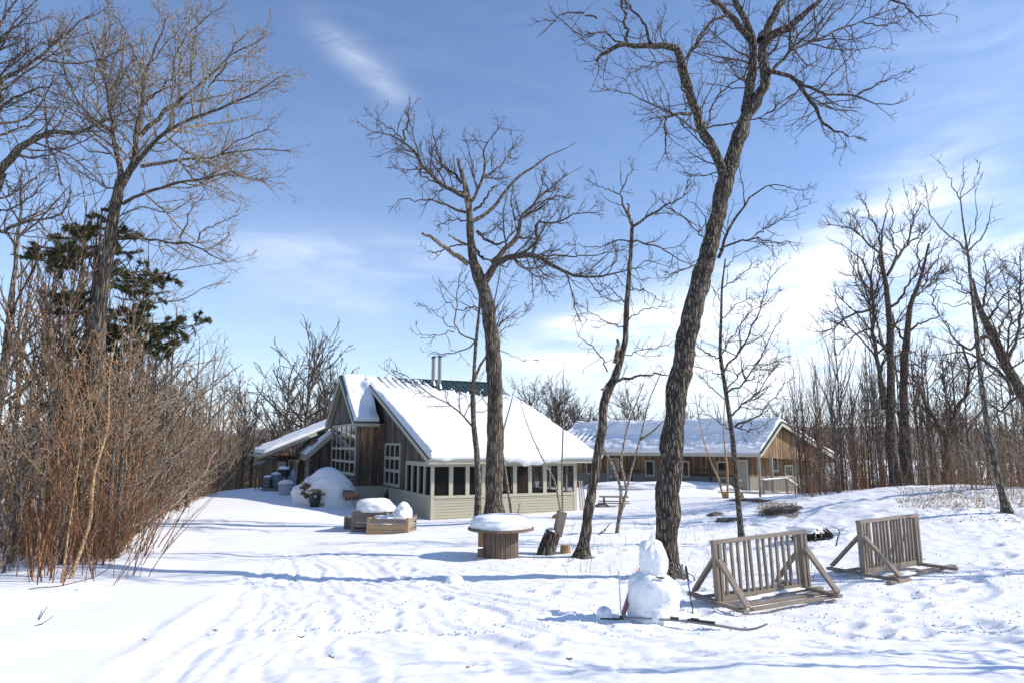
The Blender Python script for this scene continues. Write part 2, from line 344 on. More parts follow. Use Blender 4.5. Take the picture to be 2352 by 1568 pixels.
    for fx, fy, s, dp, a in FEET:
        m = (np.abs(x - fx) < s * 5) & (np.abs(y - fy) < s * 5)
        if not m.any(): continue
        ax = (x[m] - fx) * math.cos(a) + (y[m] - fy) * math.sin(a); ay = -(x[m] - fx) * math.sin(a) + (y[m] - fy) * math.cos(a)
        q = (ax / (s * 1.5)) ** 2 + (ay / s) ** 2
        h[m] += -dp * np.exp(-q ** 1.5) + dp * 0.35 * np.exp(-((np.sqrt(q) - 1.5) / 0.4) ** 2)
    return h
def H(x, y):
    xa = np.atleast_1d(np.asarray(x, float)); ya = np.atleast_1d(np.asarray(y, float))
    z = base_h(xa, ya) + micro(xa.copy(), ya.copy())
    return float(z[0]) if np.ndim(x) == 0 else z
def axis_grid(lo, hi, step, far, g):
    a = list(np.arange(lo, hi, step)); s = step; x = a[-1]
    while x < far[1]: s *= g; x += s; a.append(x)
    s = step; x = lo; b = []
    while x > far[0]: s *= g; x -= s; b.append(x)
    return np.array(b[::-1] + a)

def tag(o, label=None, cat=None, group=None, kind=None):
    if label: o['label'] = label
    if cat: o['category'] = cat
    if group: o['group'] = group
    if kind: o['kind'] = kind
    return o
def from_np(name, V, Fq, mats, parent=None, smooth=False, tri=None, mi=None, link=True):
    if len(V) == 0: return None
    me = bpy.data.meshes.new(name)
    nq = 0 if Fq is None else len(Fq); nt = 0 if tri is None else len(tri)
    me.vertices.add(len(V)); me.vertices.foreach_set('co', np.ascontiguousarray(V, dtype=np.float32).ravel())
    loops = np.concatenate([np.asarray(a).ravel() for a in (Fq, tri) if a is not None and len(a)])
    me.loops.add(len(loops)); me.loops.foreach_set('vertex_index', loops.astype(np.int32))
    st_ = np.r_[np.arange(nq) * 4, nq * 4 + np.arange(nt) * 3]; 
    me.polygons.add(nq + nt); me.polygons.foreach_set('loop_start', st_.astype(np.int32))
    if mi is not None: me.polygons.foreach_set('material_index', np.asarray(mi, dtype=np.int32))
    if smooth: me.polygons.foreach_set('use_smooth', np.ones(nq + nt, dtype=bool))
    for m in (mats if isinstance(mats, (list, tuple)) else [mats]): me.materials.append(m)
    me.update(calc_edges=True); me.validate()
    if not link: return me
    o = bpy.data.objects.new(name, me); COL.objects.link(o)
    if parent: o.parent = parent
    return o
def empty(name, loc=(0, 0, 0), rz=0, label=None, cat=None, group=None):
    o = bpy.data.objects.new(name, None); COL.objects.link(o); o.location = loc; o.rotation_euler = (0, 0, rz); o.empty_display_size = 0.3
    return tag(o, label, cat, group)
def grid_faces(ny, nx, off=0):
    i = np.arange(ny - 1)[:, None] * nx + np.arange(nx - 1)[None, :]
    return np.stack([i, i + 1, i + nx + 1, i + nx], -1).reshape(-1, 4) + off

# ------------------------------------------------------------------ the snow field
xs = axis_grid(-9, 13, 0.05, (-900, 900), 1.045)
ys = axis_grid(4.6, 13, 0.035, (-30, 1500), 1.022)
X, Y = np.meshgrid(xs, ys)
Z = base_h(X, Y) + micro(X.ravel().copy(), Y.ravel().copy()).reshape(X.shape)
g = from_np('snow_ground', np.stack([X, Y, Z], -1).reshape(-1, 3), grid_faces(len(ys), len(xs)), M['snow'], smooth=True)
tag(g, 'snow covered yard crossed by tyre and ski tracks', kind='structure')

# far hills
def forest_hill_mat(name, a, b, c):
    m, T = nmat(name)
    n = T.noise(T.map(T.obj, scale=(1, 1, 2.5)), 0.12, 8, 0.75); n2 = T.noise(T.obj, 0.006, 4, 0.6)
    f = T.m('ADD', T.m('MULTIPLY', n, 0.7), T.m('MULTIPLY', n2, 0.4))
    T.l.new(T.ramp(f, [(0.35, a), (0.55, b), (0.75, c)]), T.p.inputs['Base Color']); T.p.inputs['Roughness'].default_value = 1
    bump(T, n, 1.0, 6.0)
    return m
M['hill'] = forest_hill_mat('bare_forest_hillside', (0.11, 0.085, 0.07), (0.20, 0.16, 0.14), (0.42, 0.40, 0.40))
def hills(name, r0, r1, hfun, label, n=260, m=24):
    th = np.linspace(R(-60), R(60), n); k = np.linspace(0, 1, m)
    TH, K = np.meshgrid(th, k); r = r0 + (r1 - r0) * K
    Xh = np.sin(TH) * r; Yh = np.cos(TH) * r
    Zh = -90 + (hfun(TH) + 90) * np.sin(K * math.pi) ** 0.8 + 0.004 * r * fbm(Xh / 140, Yh / 140, 7, 4) * np.sin(K * math.pi)
    tag(from_np(name, np.stack([Xh, Yh, Zh], -1).reshape(-1, 3), grid_faces(m, n), M['hill'], smooth=True), label, kind='structure')
hills('hills', 1500, 3400, lambda t: 62 + 30 * vnoise(t * 4 + 2.2, t * 0, 3) + 6 * vnoise(t * 15, t * 0, 4) + 10 * np.sin(t * 2), 'distant blue wooded hills on the horizon')
hills('hills', 240, 520, lambda t: -12 + 8 * vnoise(t * 6 + 1.2, t * 0, 13) + 10 * sm(-t, 0.1, 0.7) , 'brown wooded hillside beyond the yard')

# ------------------------------------------------------------------ mesh builder
class MB:
    def __init__(s): s.v = []; s.f = []
    def add(s, vs, fs):
        o = len(s.v); s.v += [tuple(p) for p in vs]; s.f += [tuple(i + o for i in f) for f in fs]; return s
    def box(s, x0, x1, y0, y1, z0, z1):
        return s.add([(x0, y0, z0), (x1, y0, z0), (x1, y1, z0), (x0, y1, z0), (x0, y0, z1), (x1, y0, z1), (x1, y1, z1), (x0, y1, z1)],
                     [(0, 3, 2, 1), (4, 5, 6, 7), (0, 1, 5, 4), (1, 2, 6, 5), (2, 3, 7, 6), (3, 0, 4, 7)])
    def prism(s, poly, d):
        """poly: list of 3-D points of a planar polygon, extruded by vector d"""
        n = len(poly); a = [Vector(p) for p in poly]; b = [p + Vector(d) for p in a]
        return s.add(a + b, [tuple(range(n))[::-1], tuple(range(n, 2 * n))] + [(i, (i + 1) % n, n + (i + 1) % n, n + i) for i in range(n)])
    def beam(s, p, q, w, h, up=(0, 0, 1), ext=0):
        p, q = Vector(p), Vector(q); t = (q - p).normalized(); p = p - t * ext; q = q + t * ext
        x = t.cross(Vector(up)); x = x.normalized() if x.length > 1e-4 else Vector((1, 0, 0)); y = x.cross(t).normalized()
        c = [(-w / 2, -h / 2), (w / 2, -h / 2), (w / 2, h / 2), (-w / 2, h / 2)]
        return s.add([p + x * a + y * b for a, b in c] + [q + x * a + y * b for a, b in c],
                     [(0, 1, 2, 3), (7, 6, 5, 4), (0, 4, 5, 1), (1, 5, 6, 2), (2, 6, 7, 3), (3, 7, 4, 0)])
    def tube(s, pts, rad, k=8, cap=True, seed=None, jit=0):
        pts = [Vector(p) for p in pts]; rad = rad if isinstance(rad, (list, tuple)) else [rad] * len(pts)
        rg = random.Random(seed); tt = (pts[-1] - pts[0]).normalized(); ref = Vector((1, 0, 0)) if abs(tt.x) < 0.8 else Vector((0, 0, 1)); vs = []
        for i, p in enumerate(pts):
            t = (pts[min(i + 1, len(pts) - 1)] - pts[max(i - 1, 0)]).normalized(); n = t.cross(ref).normalized(); b = t.cross(n)
            vs += [p + (n * math.cos(6.2832 * j / k) + b * math.sin(6.2832 * j / k)) * rad[i] * (1 + (rg.uniform(-jit, jit) if jit else 0)) for j in range(k)]
        fs = [(i * k + j, i * k + (j + 1) % k, (i + 1) * k + (j + 1) % k, (i + 1) * k + j) for i in range(len(pts) - 1) for j in range(k)]
        if cap: fs += [tuple(range(k))[::-1], tuple(range((len(pts) - 1) * k, len(pts) * k))]
        return s.add(vs, fs)
    def lap(s, p, q, z0, z1, out, step=0.115, t=0.026, top=None):
        """lapped siding from p to q (xy), outward normal out; top(z) optional"""
        z = z0; ox, oy = out
        while z < z1 - 1e-3:
            zt = min(z + step, z1)
            a0 = (p[0] + ox * t, p[1] + oy * t, z); b0 = (q[0] + ox * t, q[1] + oy * t, z); a1 = (p[0] + ox * .004, p[1] + oy * .004, zt); b1 = (q[0] + ox * .004, q[1] + oy * .004, zt)
            c0 = (p[0] - ox * .03, p[1] - oy * .03, z); d0 = (q[0] - ox * .03, q[1] - oy * .03, z); c1 = (p[0] - ox * .03, p[1] - oy * .03, zt); d1 = (q[0] - ox * .03, q[1] - oy * .03, zt)
            s.add([a0, b0, b1, a1, c0, d0, d1, c1], [(0, 1, 2, 3), (4, 7, 6, 5), (0, 4, 5, 1), (3, 2, 6, 7), (0, 3, 7, 4), (1, 5, 6, 2)])
            z = zt
        return s
    def build(s, name, m, parent=None, bevel=0, smooth=False):
        me = bpy.data.meshes.new(name); me.from_pydata([tuple(p) for p in s.v], [], s.f)
        for q in (m if isinstance(m, list) else [m]): me.materials.append(q)
        me.validate(); me.update()
        bmx = __import__('bmesh').new(); bmx.from_mesh(me); __import__('bmesh').ops.recalc_face_normals(bmx, faces=bmx.faces); bmx.to_mesh(me); bmx.free()
        if smooth: me.polygons.foreach_set('use_smooth', [True] * len(me.polygons))
        o = bpy.data.objects.new(name, me); COL.objects.link(o)
        if parent: o.parent = parent
        if bevel:
            b = o.modifiers.new('bevel', 'BEVEL'); b.width = bevel; b.segments = 2; b.limit_method = 'ANGLE'
        return o
def blob_mesh(rx, ry, rz, amp, seed, n=48, m=24, freq=2.0, flat=-0.15, power=1.0):
    """lumpy closed-topped mound / ball; flat = lowest z kept (fraction of rz)"""
    th = np.linspace(0, 2 * math.pi, n, endpoint=False); ph = np.linspace(math.asin(flat), math.pi / 2, m)
    TH, PH = np.meshgrid(th, ph)
    cx, cy, cz = np.cos(TH) * np.cos(PH) ** power, np.sin(TH) * np.cos(PH) ** power, np.sin(PH)
    nz = fbm(cx * freq + 9 + seed, cy * freq + cz * freq * 1.3, seed, 4) * 0.6 + fbm(cz * freq * 1.2 + 3, cx * freq - cy * freq, seed + 5, 4) * 0.4
    k = 1 + amp * nz * np.minimum(1, np.cos(PH) * 3)[...] + amp * 0.0
    V = np.stack([cx * rx * k, cy * ry * k, cz * rz * (1 + 0 * k) + amp * 0.35 * rz * nz], -1).reshape(-1, 3)
    V[-n:] = V[-n:].mean(0)
    i = np.arange(m - 1)[:, None] * n + np.arange(n)[None, :]; j = np.arange(m - 1)[:, None] * n + (np.arange(n)[None, :] + 1) % n
    Fq = np.stack([i, j, j + n, i + n], -1).reshape(-1, 4)
    return V, Fq
def snow_blob(name, parent, loc, rx, ry, rz, amp, seed, mat='snow_soft', **kw):
    V, Fq = blob_mesh(rx, ry, rz, amp, seed, **kw)
    o = from_np(name, V, Fq, M[mat], parent, smooth=True); o.location = loc; return o
def snow_slab(name, parent, O, ex, ey, nrm, lx, ly, thick, nx=140, ny=80, mat='snow_soft'):
    """snow lying on a sloping plane: O + x ex + y ey, thickness function of (x,y) arrays; negative = bare"""
    O, ex, ey, nrm = (np.array(q, float) for q in (O, ex, ey, nrm))
    xx, yy = np.meshgrid(np.linspace(0, lx, nx), np.linspace(0, ly, ny)); t = thick(xx, yy)
    top = O + xx[..., None] * ex + yy[..., None] * ey + t[..., None] * nrm
    # side skirts down to the plane
    V = top.reshape(-1, 3); Fq = [grid_faces(ny, nx)]
    rim = np.r_[np.arange(nx), np.arange(1, ny) * nx + nx - 1, (ny - 1) * nx + np.arange(nx - 2, -1, -1), np.arange(ny - 2, 0, -1) * nx]
    low = (O + xx[..., None] * ex + yy[..., None] * ey - 0.02 * nrm).reshape(-1, 3)[rim]
    nV = len(V); V = np.r_[V, low]; k = np.arange(len(rim)); k2 = (k + 1) % len(rim)
    Fq.append(np.stack([rim[k2], rim[k], nV + k, nV + k2], -1))
    return from_np(name, V, np.concatenate(Fq), M[mat], parent, smooth=True)
def window(parent, O, ex, W_, H_, cols, rows, mat, nrm, fw=0.07, bars=0.045, depth=0.05, inset=0.03, name='window'):
    """framed window on a vertical wall: O lower-left corner, ex along the wall, nrm outward; rows = list of heights or count"""
    O, ex, nrm = Vector(O), Vector(ex), Vector(nrm); up = Vector((0, 0, 1)); mb = MB()
    def bar(x0, x1, z0, z1, d0, d1):
        P = [O + ex * x + up * z + nrm * d for d in (d0, d1) for x, z in ((x0, z0), (x1, z0), (x1, z1), (x0, z1))]
        mb.add(P, [(0, 3, 2, 1), (4, 5, 6, 7), (0, 1, 5, 4), (1, 2, 6, 5), (2, 3, 7, 6), (3, 0, 4, 7)])
    bar(0, fw, 0, H_, 0.004, depth); bar(W_ - fw, W_, 0, H_, 0.004, depth); bar(fw, W_ - fw, 0, fw, 0.004, depth); bar(fw, W_ - fw, H_ - fw, H_, 0.004, depth)
    bar(-0.02, W_ + 0.02, -0.035, -0.002, 0.004, depth + 0.03)
    hs = rows if isinstance(rows, list) else [1] * rows; tot = sum(hs); z = fw; zi = []
    for h in hs[:-1]:
        z += (H_ - 2 * fw) * h / tot; zi.append(z); bar(fw, W_ - fw, z - bars, z + bars, 0.004, depth - 0.006)
    edges = [fw] + zi + [H_ - fw]
    for c in range(1, cols):
        x = fw + (W_ - 2 * fw) * c / cols
        for a, b in zip(edges[:-1], edges[1:]): bar(x - bars / 1.4, x + bars / 1.4, a + (bars if a != fw else 0), b - (bars if b != H_ - fw else 0), 0.004, depth - 0.01)
    w = mb.build(name, mat, parent)
    pm = MB(); d = 0.012
    pm.prism([O + ex * fw + up * fw + nrm * d, O + ex * (W_ - fw) + up * fw + nrm * d, O + ex * (W_ - fw) + up * (H_ - fw) + nrm * d, O + ex * fw + up * (H_ - fw) + nrm * d], nrm * 0.006)
    pm.build('pane', M['glass'], w)
    return w

# ------------------------------------------------------------------ main house, in its own frame: x along the porch front, y away from the viewer
c0 = at(990, 1190, 28)
HZ = EYE - 2.95
house = empty('house', (c0.x, c0.y, HZ), math.atan2(0.426, 0.905), 'grey board sided house with big snowy sloping roof, twin steel flues and screened porch', 'house')
RS = math.atan2(4.3, 11.9); ca, sa = math.cos(RS), math.sin(RS)      # big roof pitch
def rz_(y): return 2.45 + (y + 0.5) * 4.3 / 11.9
LX, PX = 6.7, 0.0
# left wall, one polygon of boards above the lapped base
MB().prism([(0, 3.55, 1.0), (0, 0.0, 2.32), (0, 0, rz_(0) - .12), (0, 11.4, 6.62), (0, 11.4, 1.0)][0:5], (0.1, 0, 0)) if False else None
w = MB()
w.prism([(0, 3.62, 1.02), (0, 3.62, rz_(3.62) - .16), (0, 11.4, rz_(11.4) - .16), (0, 11.4, 1.02)], (0.12, 0, 0))
w.prism([(0, 0.12, 2.30), (0, 0.12, rz_(.12) - .16), (0, 3.62, rz_(3.62) - .16), (0, 3.62, 2.30)], (0.12, 0, 0))
w.build('wall', M['grey_boards'], house)
b = MB(); b.lap((0, 7.7), (0, 0.1), -0.6, 0.98, (-1, 0)); b.lap((0.1, 0), (LX, 0), -0.6, 0.86, (0, -1)); b.lap((LX, 0.1), (LX, 5.0), -0.6, 0.86, (1, 0))
b.build('lap_siding', M['lap'], house)
t = MB()
t.box(-.03, .1, -.03, .1, -.6, 2.32); t.box(LX - .12, LX + .03, -.03, .1, -.6, 2.32)
t.box(.1, LX - .12, -.045, .1, .86, .97); t.box(.1, LX - .12, -.03, .1, 2.12, 2.3)                # sill and head rails
t.box(-.045, .1, .1, 3.62, .86, .97); t.box(-.03, .1, .1, 3.62, 2.12, 2.3)
n = 9; step = (LX - .22) / n
for i in range(1, n): x = .1 + i * step; t.box(x - .085, x + .085, -.024, .09, .97, 2.12)
for i in range(1, 5): y = .1 + i * 3.5 / 4; t.box(-.024, .09, y - .055, y + .055, .97, 2.12)
t.box(-.05, -.002, -.5, 0, 2.2, 2.36); 
t.build('porch_frame', M['trim'], house)
s_ = MB(); s_.box(.1, LX - .12, .03, .036, .97, 2.12); s_.box(.03, .036, .1, 3.6, .97, 2.12); s_.build('porch_screen', M['screen'], house)
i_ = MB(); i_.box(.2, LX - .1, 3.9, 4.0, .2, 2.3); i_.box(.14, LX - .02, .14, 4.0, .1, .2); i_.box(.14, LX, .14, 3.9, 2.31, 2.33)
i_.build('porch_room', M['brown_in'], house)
o_ = MB(); o_.box(.1, LX, -.012, .1, 2.31, 2.44); o_.build('frieze_board', M['orange_boards'], house)
ww = window(house, (4.6, 3.88, .9), (1, 0, 0), .8, 1.15, 2, 1, M['white'], (0, -1, 0), name='inner_window')
# right end of the porch: posts and rail seen through it
rr_ = MB(); rr_.box(LX - .1, LX, .1, 3.9, .86, .97); rr_.box(LX - .1, LX, .1, 3.9, 2.12, 2.3)
for i in range(1, 5): rr_.box(LX - .09, LX, i * .78 - .04, i * .78 + .04, .97, 2.12)
rr_.build('porch_end_frame', M['trim'], house)
MB().box(LX, LX + .12, 4.0, 15.0, -.6, 5.0).build('rear_wall', M['grey_boards'], house) if False else None
bx = MB(); bx.prism([(LX, 4.0, -.6), (LX, 4.0, rz_(4.0) - .2), (LX, 11.4, rz_(11.4) - .2), (LX, 14.9, 4.15), (LX, 14.9, -.6)], (-.12, 0, 0))
bx.box(0, LX, 14.8, 14.9, -.6, 4.1); bx.build('far_wall', M['grey_boards'], house)
# bump-out with the tall window wall
BXx = -1.3
b = MB(); b.box(BXx + .1, -.002, 7.7, 7.82, 1.0, 4.02); b.build('bay_wall', M['brown_boards'], house)
b = MB()
apex = (BXx, 11.4, 6.5)
b.prism([(BXx, 7.82, 4.16), (BXx, 7.82, 4.2), (BXx, 11.4, 6.46), (BXx, 14.9, 4.2), (BXx, 14.9, 4.16)], (.1, 0, 0))
b.box(BXx, BXx + .1, 7.7, 8.05, 1.0, 4.16); b.box(BXx, BXx + .1, 14.3, 14.9, .0, 4.16); b.box(BXx, BXx + .1, 8.05, 14.3, .0, 1.5)
b.build('gable_wall', M['grey_boards'], house)
b = MB(); b.lap((BXx, 7.7), (0, 7.7), -.6, .98, (0, -1)); b.lap((BXx, 8.05), (BXx, 7.7), -.6, .98, (-1, 0)); b.build('bay_siding', M['lap'], house)
b = MB(); b.box(BXx - .02, BXx + .1, 7.66, 7.7, 1.0, 4.02); b.box(-.12, -.003, 7.66, 7.7, 1.0, 4.02); b.build('corner_board', M['grey_boards'], house)
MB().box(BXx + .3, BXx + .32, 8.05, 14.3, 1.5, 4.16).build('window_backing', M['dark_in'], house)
window(house, (BXx, 14.3, 1.5), (0, -1, 0), 6.25, 2.6, 5, [.5, .62, 1.1], M['trim'], (-1, 0, 0), 0.1, .06, .06, name='tall_window')
window(house, (0, 7.25, 1.08), (0, -1, 0), 2.7, 2.0, 3, 3, M['trim'], (-1, 0, 0), .1, .07, .06, name='window')
# roofs
rf = MB()
TH = .14
def plane(pts): rf.prism(pts, (0, 0, -TH))
plane([(-.3, -.5, 2.45), (7.7, -.5, 2.45), (7.7, 11.4, 6.75), (-.3, 11.4, 6.75)])
plane([(-1.6, 11.4, 6.75), (7.7, 11.4, 6.75), (7.7, 15.1, 4.15), (-1.6, 15.1, 4.15)])
plane([(-1.6, 7.45, 4.12), (-.302, 7.45, 4.12), (-.302, 11.4, 6.75), (-1.6, 11.4, 6.75)])
hi = Matrix.Rotation(-math.atan2(.426, .905), 3, 'Z'); hp = [hi @ (at(*q) - Vector((c0.x, c0.y, HZ))) for q in ((1126, 881, 41.9), (1146, 926, 41.6), (1179, 933, 42.2), (1150, 888, 43.0))]; rf.prism(hp, (0, .1, -.08))
roof = rf.build('roof', M['green'], house)
sm_ = MB()
for i in range(21):
    x = -.28 + i * .398; sm_.beam((x, -.48, 2.462), (x, 11.38, 6.755), .02, .035)
sm_.beam((-1.6, 11.4, 6.775), (7.7, 11.4, 6.775), .22, .03); sm_.build('roof_seam', M['green'], roof)
fa = MB()   # fascia and rake boards
fa.box(-.3, 7.7, -.53, -.502, 2.24, 2.45)
for x, y0, y1, za, zb in ((-.305, -.5, 7.5, 2.45, rz_(7.5)), (-.305, 7.5, 11.4, rz_(7.5), 6.75), (7.705, -.5, 11.4, 2.45, 6.75)):
    fa.beam((x, y0, za - .13), (x, y1, zb - .13), .03, .2)
fa.beam((-1.615, 7.45, 4.0), (-1.615, 11.4, 6.6), .03, .24); fa.beam((-1.615, 11.4, 6.6), (-1.615, 15.1, 4.0), .03, .24)
fa.box(-1.6, -.3, 7.42, 7.448, 3.9, 4.1); fa.box(-1.6, -0.05, 7.45, 7.7, 4.02, 4.04)
fa.prism([(-1.6, 7.46, 3.97), (-1.32, 7.46, 3.97), (-1.32, 11.4, 6.6), (-1.6, 11.4, 6.6)], (0, 0, -.012)); fa.prism([(-1.6, 15.05, 3.98), (-1.32, 15.05, 3.98), (-1.32, 11.4, 6.6), (-1.6, 11.4, 6.6)], (0, 0, -.012))
fa.build('fascia', M['trim'], house)
eo = MB(); 
for x, y0, y1, za, zb in ((-.312, -.5, 11.4, 2.45, 6.75), (7.712, -.5, 11.4, 2.45, 6.75)): eo.beam((x, y0, za + .0), (x, y1, zb + .0), .04, .07)
eo.beam((-1.625, 7.45, 4.13), (-1.625, 11.4, 6.76), .04, .07); eo.beam((-1.625, 11.4, 6.76), (-1.625, 15.1, 4.16), .04, .07); eo.box(-1.6, -.3, 7.4, 7.44, 4.06, 4.13)
eo.build('roof_edge', M['green'], roof)
lr = 11.9 / ca
def th_main(x, y):      # x along eave from -.3, y up the slope
    n1_ = fbm(x * .9, y * .9, 101, 4); n2_ = fbm(x * 3.2, y * 2.2, 103, 3)
    t_ = .22 + .035 * n1_ + .015 * n2_ - .16 * sm(y, 7.0, 12.5)
    rib = (np.floor((x + .02) / .398) * 1.7); up = y - (10.5 - .55 * (x - 3.5)) + .6 * n1_ + .8 * vnoise(rib, rib * 0, 107)
    bare = sm(up, -.1, .15) * sm(x, 3.3, 3.8) * (1 - sm(x, 7.6, 7.75)) * sm(n2_ + .5 * n1_ + .4 * (y - 9.5), -.75, -.45)
    bare = np.maximum(bare, sm(y + 1.4 * n1_ + (8 - x) * .05, 11.0, 12.2) * sm(n2_ + .35 * np.cos(x * 15.8), -.1, .5) * sm(x, 1.2, 3))
    low = 6.2 + .55 * (7.6 - x) * .9
    
    t_ = t_ * (1 - bare) - .03 * bare
    edge = np.minimum(np.minimum(x, 8 - x) / .16, 1); t_ = t_ * np.sqrt(np.clip(edge, .05, 1))
    t_ = t_ * np.sqrt(np.clip(y / .12, .25, 1))
    # seams showing through near the ridge
    t_ = t_ - .17 * np.exp(-(((x * 1.0 + .19) % .398 - .2) / .045) ** 2) * sm(y + .5 * n1_, 9.8, 11.2) * (x > .6) 
    return t_
sl = snow_slab('roof_snow', roof, (-.3, -.5, 2.452), (1, 0, 0), (0, ca, sa), (0, -sa, ca), 8.0, lr, th_main, 330, 190)
# snow curling over the eave
def lip(x0, x1, y, z, seed, dep, out=.1, nm='snow_lip', par=None):
    n_ = int((x1 - x0) / .05); xs_ = np.linspace(x0, x1, n_); d = dep * (.5 + .95 * fbm(xs_ * .55, xs_ * 0, seed, 2)) * (1 + .25 * vnoise(xs_ * 6, xs_ * 0, seed)); d = np.clip(d, .03, None); d = d * np.clip(np.minimum(xs_ - x0, x1 - xs_) / .1, .15, 1)
    prof = [(.12, .20), (-.03, .235), (-.10, .19), (-.13, .08), (-.12, -.3), (-.08, -1), (-.02, -.95), (.02, -.2), (.1, .0)]
    V = [(x, y + a * (1 + out), z + (b_ if b_ > 0 else b_ * dd)) for x, dd in zip(xs_, d) for a, b_ in prof]; k = len(prof)
    Fq = [(i * k + j, i * k + j + 1, (i + 1) * k + j + 1, (i + 1) * k + j) for i in range(n_ - 1) for j in range(k - 1)]
    return from_np(nm, np.array(V), np.array(Fq), M['snow_soft'], par, smooth=True)
lip(-.25, 7.72, -.5, 2.46, 7, .40, par=roof)
def th_dorm(x, y):
    n1_ = fbm(x * 1.5, y * 1.2, 111, 4)
    t_ = .16 + .05 * n1_ - .17 * sm((.22 - x) + .12 * n1_ + .02 * (y - 2.5), 0, .15) * sm(y, 2.2, 3.4) - .1 * sm(.12 - x, 0, .1)
    t_ = t_ + .25 * np.exp(-((x - 1.3) / .35) ** 2) * sm(y, .6, 2) * (1 - sm(y, 3.2, 4.4))
    return t_ * np.clip(y / .2, .0, 1)
dl = math.hypot(3.95, 2.63)
snow_slab('dormer_snow', roof, (-1.58, 7.5, 4.135), (1, 0, 0), (0, 3.95 / dl, 2.63 / dl), (0, -2.63 / dl, 3.95 / dl), 1.27, dl - .05, th_dorm, 50, 100)
# flues
fl_y = 9.9
for k, (xx_, yy_, top) in enumerate(((3.45, 10.35, 1.6), (3.62, 9.75, 1.8))):
    z0 = rz_(yy_) - .05; f_ = MB()
    f_.tube([(xx_, yy_, z0), (xx_, yy_, z0 + top)], .105, 16); f_.tube([(xx_, yy_, z0 + .02), (xx_, yy_, z0 + .28)], [.2, .115], 16)
    for q in (.7, 1.35): f_.tube([(xx_, yy_, z0 + q), (xx_, yy_, z0 + q + .04)], .115, 16)
    fo = f_.build('flue', M['steel'], house, smooth=False)
    cp_ = MB(); cp_.tube([(xx_, yy_, z0 + top + .02), (xx_, yy_, z0 + top + .05), (xx_, yy_, z0 + top + .12)], [.15, .15, .03], 16); cp_.tube([(xx_, yy_, z0 + top - .02), (xx_, yy_, z0 + top + .03)], .11, 16); cp_.build('flue_cap', M['black'], fo)
# left wing
wg = MB()
wg.box(-2.45, BXx - .002, 14.75, 14.87, -.4, 3.3); wg.box(-2.45, -2.33, 14.87, 19.0, -.4, 2.3)
wg.box(-4.3, -2.45, 17.2, 17.32, -.4, 2.35); wg.box(-4.3, -4.18, 17.32, 25.0, -.4, 2.2)
wg.build('wing_wall', M['brown_boards'], house)
wr = MB()
wr.prism([(-2.75, 14.45, 2.42), (-1.32, 14.45, 3.72), (-1.32, 19, 3.72), (-2.75, 19, 2.42)], (0, 0, -.1))
wr.prism([(-5.0, 15.6, 2.50), (1.0, 15.6, 5.1), (1.0, 25, 5.1), (-5.0, 25, 2.50)], (0, 0, -.1))
wro = wr.build('wing_roof', M['green'], house)
wf = MB(); wf.beam((-2.75, 14.43, 2.27), (-1.32, 14.43, 3.57), .03, .26, (0, 0, 1)); wf.box(-2.78, -2.752, 14.42, 19, 2.12, 2.38)
wf.beam((-5.0, 15.58, 2.38), (-2.0, 15.58, 3.68), .03, .22); wf.box(-5.03, -5.002, 15.57, 25, 2.24, 2.44); wf.box(-2.75, -2.33, 14.45, 14.75, 2.12, 2.14)
wf.box(-5.0, -4.3, 15.6, 25, 2.24, 2.26)
wf.build('wing_fascia', M['trim'], house)
def th_w(seed):
    return lambda x, y: (.14 + .04 * fbm(x * .8, y * 1.1, seed, 4)) * np.clip(np.minimum(y / .15, 1), .1, 1) - .12 * sm(.8 + .6 * fbm(x * .8, y * .8, seed + 3, 3) - y, 0, .5) * sm(np.sin(x * 14), -.2, .6)
l1 = math.hypot(1.43, 1.3); snow_slab('wing_snow', wro, (-2.75, 14.45, 2.424), (0, 1, 0), (1.43 / l1, 0, 1.3 / l1), (-1.3 / l1, 0, 1.43 / l1), 4.5, l1, th_w(120), 70, 40)
l2 = math.hypot(6, 2.6); snow_slab('wing_snow', wro, (-5.0, 15.6, 2.504), (0, 1, 0), (6 / l2, 0, 2.6 / l2), (-2.6 / l2, 0, 6 / l2), 9.3, l2, th_w(130), 90, 80)
window(house, (-2.33 - .12, 16.3, .9), (0, -1, 0), 1.1, 1.3, 3, 2, M['trim'], (-1, 0, 0), .09, .04)
window(house, (-3.35, 17.2, 1.0), (1, 0, 0), .55, 1.1, 1, 1, M['trim'], (0, -1, 0), .08, .04)
dr = MB(); dr.box(-4.0, -3.5, 17.15, 17.19, .1, 2.0); dr.build('door', M['trim'], house)

